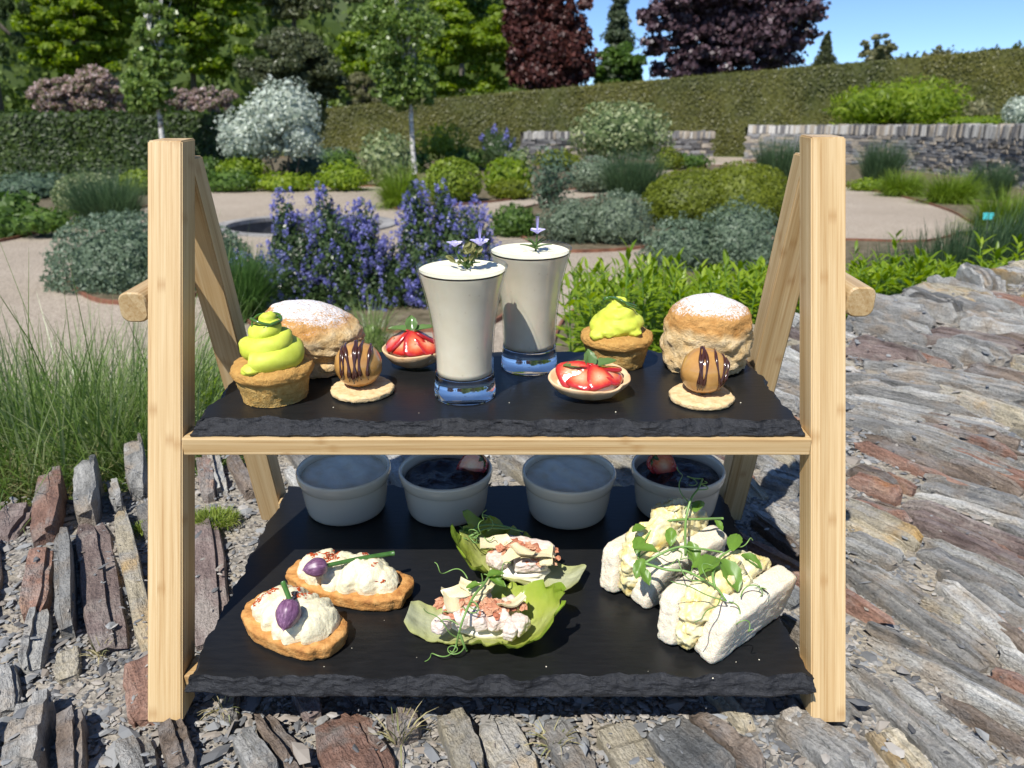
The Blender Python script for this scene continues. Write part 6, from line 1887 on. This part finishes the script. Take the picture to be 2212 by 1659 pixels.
M_mayo = noisy('mat_dressing', [(0.74, 0.66, 0.50), (0.80, 0.75, 0.63)], 60, 0.35, 160, 0.4, 0.001)
def lettuce(label, px, py, ang, L, W, seed, slice_side):
    root = put('lettuce_cup', label, 'lettuce cup', px, py, ZL, ang, group='chicken salads in lettuce leaves')
    nu, nv = 96, 81
    U, V = np.meshgrid(np.linspace(0, 1, nu), np.linspace(-1, 1, nv), indexing='ij')
    u = U.ravel(); v = V.ravel(); av = np.abs(v)
    body = np.clip((u - 0.16) / 0.84, 0, 1)
    hw = W / 2 * np.where(u < 0.22, 0.44 + 0.10 * np.sin(u / 0.22 * 1.57), 0.54 + 0.46 * np.sin(np.pi * np.clip((u - 0.22) / 0.70, 0, 1) * 0.5)) * np.sqrt(np.clip(1 - np.clip((u - 0.72) / 0.285, 0, 1) ** 2, 0.0, 1)) ** 0.8
    hw = hw * np.where(u < 0.06, 0.75 + 0.25 * np.sin(u / 0.06 * 1.57), 1)
    phi = v * (0.30 + 0.72 * np.clip(body * 2.2, 0, 1))
    sc_ = np.sin(0.30 + 0.72 * np.clip(body * 2.2, 0, 1))
    x = (u - 0.5) * L; y = hw * np.sin(phi) / sc_ * 0.92; z = 0.0012 + hw * (1 - np.cos(phi)) * 1.0
    z += 0.024 * np.clip((u - 0.72) / 0.28, 0, 1) ** 2 + 0.010 * np.clip((0.2 - u) / 0.2, 0, 1) ** 1.5
    edge = np.clip((av - 0.45) / 0.55, 0, 1) ** 1.5 * np.clip(body * 2, 0, 1) + np.clip((u - 0.86) / 0.14, 0, 1)
    q3 = np.stack([u * 11, v * 1.5 + 7, 0 * u + seed], 1)
    ruf = fbm(q3, 2, seed); ruf2 = fbm(q3 * 2.1 + 9, 2, seed + 3)
    x = x + 0.0030 * edge * ruf2; y = y + 0.0045 * edge * ruf * np.sign(v + 1e-6); z = z + edge * (0.0032 * ruf2 + 0.0016 * np.sin(40 * u + 3 * v + seed))
    P = np.stack([x, y, np.maximum(z, 0.0006)], 1)
    P[:, 2] += 0.0009 * fbm(P * 130, 2, seed) * (P[:, 2] > 0.003)
    UV = [(a_, b_) for a_, b_ in zip(u, (v + 1) / 2)]
    n = len(P)
    th = P.copy(); th[:, 2] -= 0.0005
    mb = MB().add(P, grid_faces(nu, nv)); mb.add(th, grid_faces(nu, nv)[:, ::-1])
    o = mb.build('lettuce_leaf', M_lettuce, root, smooth=True); with_uv(o, UV + UV)
    r = np.random.default_rng(seed)
    v, f = blob((0.002, 0.002, 0.0055), (L * 0.25, W * 0.20, 0.0065), 0.12, 3, seed, 20, 30); MB().add(v, f).build('dressing', M_mayo, root, smooth=True)
    def chunk(c, s, rz, ry, k, name='chicken_piece'):
        v, f = rounded_slab(s[0], s[1], s[2], k, 0.0006, p=5.0)
        MB().add(v[:], f).build(name, M_chicken, root, smooth=True, M=Matrix.Translation(c) @ Matrix.Rotation(rz, 4, 'Z') @ Matrix.Rotation(ry, 4, 'Y'))
    if slice_side:
        chunk((0.013 - 0.012, -0.010, 0.0155), (0.046, 0.014, 0.0105), -0.12, 0.12, seed)
        chunk((-0.010, 0.006, 0.0145), (0.024, 0.014, 0.009), 0.5, 0.0, seed + 1)
        chunk((0.014, 0.009, 0.0135), (0.018, 0.014, 0.009), -0.5, 0.1, seed + 2)
    else:
        for k in range(9):
            x = -0.026 + 0.0066 * k + r.normal(0, 0.001); y = -0.0095 + r.normal(0, 0.0028)
            chunk((x, y, 0.0155 + r.normal(0, 0.0012)), (r.uniform(0.008, 0.012), r.uniform(0.011, 0.016), r.uniform(0.008, 0.0105)), r.normal(0.25, 0.35), r.normal(0, 0.25), seed + k)
        for k in range(5):
            chunk((-0.018 + 0.009 * k, 0.006 + r.normal(0, 0.002), 0.0155), (0.010, 0.012, 0.009), r.normal(0, 0.5), r.normal(0, 0.2), seed + 20 + k)
    mb = MB()
    for k in range(110):
        cc = (0.004, -0.001) if k % 3 else (-0.016, 0.004)
        x, y = np.clip(r.normal(cc[0], 0.010), -0.028, 0.026), np.clip(r.normal(cc[1], 0.005), -0.012, 0.012)
        s = r.uniform(0.0011, 0.0030)
        v, f = blob((x, y, 0.0208 + r.normal(0, 0.0009) - 14 * (y + 0.001) ** 2 - 3 * x * x), (s * 1.4, s, s * 0.55), 0.55, 3.5, seed + k, 8, 11); mb.add(rot2(v - np.array([x, y, 0]), r.uniform(0, 6)) + np.array([x, y, 0]), f)
    o = mb.build('bacon_crumbs', M_bacon, root, smooth=False); tag(o, kind='stuff')
    shav = [(-0.016, 0.008, 0.0245, 0.4, 0.25), (-0.006, 0.010, 0.0262, -0.3, 0.1), (0.000, 0.012, 0.0250, 1.2, -0.2), (0.020, 0.002, 0.0225, 0.7, -0.35), (-0.020, 0.002, 0.0230, 1.9, 0.3)]
    for k, (x, y, z, rz, rx) in enumerate(shav):
        nn = 9; a = r.uniform(0.018, 0.025); b_ = r.uniform(0.010, 0.013); Q = []
        for i in range(nn):
            for j in range(6):
                e = i / (nn - 1) - 0.5; g_ = j / 5 - 0.5
                Q.append((e * a * (1 + 0.2 * g_), g_ * b_ * (1 - 0.5 * abs(e) + 0.1 * math.sin(9 * e + k)), 0.010 * e * e * (1 if k % 2 else -0.6) + 0.0004 * math.sin(40 * g_)))
        Q = np.array(Q); Q2 = Q.copy(); Q2[:, 2] -= 0.0007
        fr_ = grid_faces(nn, 6)
        MB().add(Q, fr_).add(Q2, fr_[:, ::-1]).build('cheese_shaving', M_parm, root, smooth=True, M=Matrix.Translation((x, y, z)) @ Matrix.Rotation(rz, 4, 'Z') @ Matrix.Rotation(rx, 4, 'X'))
    return root
lettuce('front lettuce leaf with diced chicken, bacon and cheese shavings', 1042, 1362, R(-6), 0.100, 0.068, 3, False)
lettuce('rear lettuce leaf with sliced chicken, bacon and cheese shavings', 1125, 1236, R(158), 0.094, 0.068, 8, True)

# --- pea shoots
M_pea = leafmat('mat_pea_leaf', [(0.10, 0.20, 0.03), (0.17, 0.30, 0.05)], trans=0.35, rough=0.35)
M_vine = plain('mat_pea_vine', (0.16, 0.28, 0.07), 0.4, 0.5)
def pea_shoot(label, stems, leaves, curls, seed):
    r = np.random.default_rng(seed)
    o0 = SPt(stems[0][0][0], stems[0][0][1], stems[0][0][2])
    root = thing('pea_shoot', label, 'pea shoot', M=SM @ Matrix.Translation(o0), group='pea shoot garnishes')
    T = lambda q: np.array(SPt(*q) - o0)
    for st in stems:
        v, f = tube([T(q) for q in st], 0.00095, 0.00065, 7, 6); MB().add(v, f).build('stem', M_vine, root, smooth=True)
    for (x, y, h, az, el, l) in leaves:
        M = Matrix.Translation(Vector(T((x, y, h)))) @ Matrix.Rotation(az, 4, 'Z') @ Matrix.Rotation(el, 4, 'X')
        mint_leaf(root, M, l, l * 0.62, 'leaf', M_pea)
    for (x, y, h, n, s) in curls:
        p = T((x, y, h)); pts = [p]
        a = r.uniform(0, 6); q = p.copy(); d = np.array([r.normal(), r.normal() * 0.5, r.normal() * 0.6 + 0.2]); d /= np.linalg.norm(d)
        ax = unit(1, r)[0]; turn = r.uniform(0.35, 0.6)
        for k in range(n):
            q = q + d * s; pts.append(q.copy())
            ang = turn * (0.5 + 1.6 * k / n)
            d = d * math.cos(ang) + np.cross(ax, d) * math.sin(ang) + ax * np.dot(ax, d) * (1 - math.cos(ang)); d /= np.linalg.norm(d)
        zz = (ZL + 0.0006) - o0.z
        pts = np.array(pts); pts[:, 2] = np.maximum(pts[:, 2], zz)
        v, f = tube(pts, 0.00045, 0.0003, 5, 4); MB().add(v, f).build('tendril', M_vine, root, smooth=True)
pea_shoot('pea shoot with leaves over the rear egg sandwich',
  [[(1561, 1120, .046), (1520, 1121, .052), (1452, 1124, .054), (1416, 1138, .052), (1390, 1171, .047), (1378, 1207, .040)],
   [(1481, 1200, .050), (1481, 1130, .055), (1492, 1080, .066), (1508, 1056, .070), (1518, 1034, .073)],
   [(1394, 1215, .044), (1430, 1195, .050), (1470, 1181, .053), (1518, 1186, .052), (1561, 1193, .050)]],
  [(1395, 1140, .052, 2.2, .3, .013), (1384, 1160, .048, 2.8, -.2, .014), (1449, 1140, .053, 3.0, -.5, .013), (1489, 1170, .052, 3.4, -.6, .016), (1420, 1192, .050, 1.4, .2, .015), (1390, 1207, .045, 2.6, -.5, .014), (1384, 1228, .042, 3.6, -.4, .012), (1500, 1106, .056, -.6, .3, .014), (1545, 1124, .048, 3.6, -.3, .009)],
  [(1518, 1034, .073, 16, .0022), (1505, 1058, .070, 14, .002), (1488, 1085, .064, 16, .0022), (1478, 1100, .06, 14, .002), (1380, 1205, .04, 16, .0022), (1372, 1215, .036, 14, .002), (1470, 1182, .053, 14, .0022)], 3)
pea_shoot('pea shoot with broad leaves over the front egg sandwich',
  [[(1394, 1217, .045), (1438, 1230, .046), (1481, 1234, .047), (1518, 1251, .047), (1547, 1269, .046), (1569, 1298, .044)],
   [(1545, 1270, .046), (1540, 1240, .05), (1555, 1205, .052), (1578, 1188, .053)]],
  [(1548, 1205, .052, 2.4, .1, .021), (1560, 1208, .052, 3.5, -.4, .022), (1580, 1190, .053, -.5, .4, .016), (1602, 1198, .050, -2.2, -.2, .015), (1536, 1215, .05, 1.9, .1, .014)],
  [(1569, 1298, .044, 18, .0022), (1575, 1300, .043, 18, .0025), (1520, 1252, .047, 18, .0024), (1505, 1245, .047, 16, .0022), (1560, 1285, .045, 18, .0024), (1590, 1180, .053, 10, .0018), (1500, 1240, .047, 16, .0024), (1600, 1290, .04, 16, .0025)], 5)
pea_shoot('pea shoot trailing over the front lettuce leaf',
  [[(1062, 1232, .024), (1048, 1258, .030), (1022, 1290, .032), (1003, 1330, .028), (992, 1365, .018), (985, 1395, .006)], [(992, 1365, .018), (1003, 1395, .008), (1008, 1405, .003)], [(1048, 1258, .030), (1035, 1262, .031), (1012, 1275, .030)]],
  [(1052, 1245, .030, -1.2, .1, .012), (1058, 1250, .028, -2.0, -.1, .012), (1036, 1262, .032, 1.8, 0, .009)],
  [(1000, 1310, .030, 18, .0022), (990, 1350, .022, 20, .0024), (985, 1395, .006, 18, .0018), (1003, 1395, .006, 18, .0018), (995, 1380, .01, 18, .002), (1040, 1240, .03, 16, .0024), (1010, 1250, .03, 16, .0022)], 7)
pea_shoot('pea shoot at the back of the rear lettuce leaf',
  [[(1008, 1152, .022), (1040, 1135, .026), (1080, 1135, .026), (1130, 1148, .025)], [(1012, 1160, .022), (1050, 1142, .026), (1100, 1142, .025)]],
  [(1015, 1150, .024, 1.2, .1, .009)],
  [(1012, 1158, .022, 20, .0018), (1018, 1150, .024, 20, .0018), (1025, 1160, .024, 20, .0018), (1035, 1145, .026, 18, .002), (1052, 1118, .026, 12, .0028), (1045, 1240, .028, 14, .0024), (1010, 1165, .020, 18, .0016)], 9)

# --- crumbs, tufts on the wall
M_crumb = plain('mat_crumb', (0.75, 0.68, 0.52), 0.8)
r = np.random.default_rng(5); mb = MB(); sh, fs = uvsphere(4, 5)
for (px, py) in ((1180, 1440), (1640, 1425), (1720, 1400), (760, 1400), (830, 1340), (700, 1440), (1590, 1430), (900, 1420), (1400, 1450), (1540, 1465)):
    p = np.array(SPt(px, py, 0.0004)); mb.add(p + sh * np.array([0.0005, 0.0004, 0.0003]) * r.uniform(.4, 1.2), fs)
for (px, py) in ((720, 880), (905, 892), (1100, 870), (1330, 890), (1600, 870), (760, 870)):
    p = np.array(SP(px, py, ZU + 0.0004)); mb.add(p + sh * np.array([0.0005, 0.0004, 0.0003]) * r.uniform(.4, 1.2), fs)
tag(mb.build('crumbs', M_crumb, M=SM), 'pale crumbs scattered on the slate boards', 'crumbs', kind='stuff')
def tuft(name, label, px, py, mat, n, rad, H, lean, width, seed):
    r = np.random.default_rng(seed)
    p = SP(px, py, BZ + 0.004)
    root = thing(name, label, 'grass tuft', M=SM @ Matrix.Translation(p), group='tufts between the stones')
    v, f = blades(n, 0, 0, 0, rad, H, lean, width, r, curl=0.7, ell=0.7)
    MB().add(v, f).build('blades', mat, root)
tuft('moss_tuft', 'bright green moss tuft between the stones by the left back leg', 462, 1125, leafmat('mat_moss', [(0.12, 0.19, 0.02), (0.22, 0.29, 0.04), (0.30, 0.33, 0.08)]), 700, 0.022, 0.010, 0.6, 0.0012, 3)
tuft('moss_tuft', 'small moss tuft left of the front left leg', 306, 1145, bpy.data.materials['mat_moss'], 160, 0.008, 0.008, 0.6, 0.0012, 4)
tuft('dry_tuft', 'dry tuft with green blades under the front of the lower board', 862, 1600, G_straw, 26, 0.005, 0.030, 0.6, 0.0012, 5)
tuft('dry_tuft', 'dry straw tuft in front of the middle of the lower board', 1200, 1612, G_straw, 34, 0.006, 0.020, 0.9, 0.0012, 6)
tuft('dry_tuft', 'pale straw tuft under the left end of the lower board', 480, 1535, G_straw, 22, 0.005, 0.016, 0.9, 0.0012, 7)
tuft('dry_tuft', 'pale straw tuft on the gravel left of the front left leg', 215, 1415, G_straw, 20, 0.005, 0.015, 1.0, 0.0012, 8)
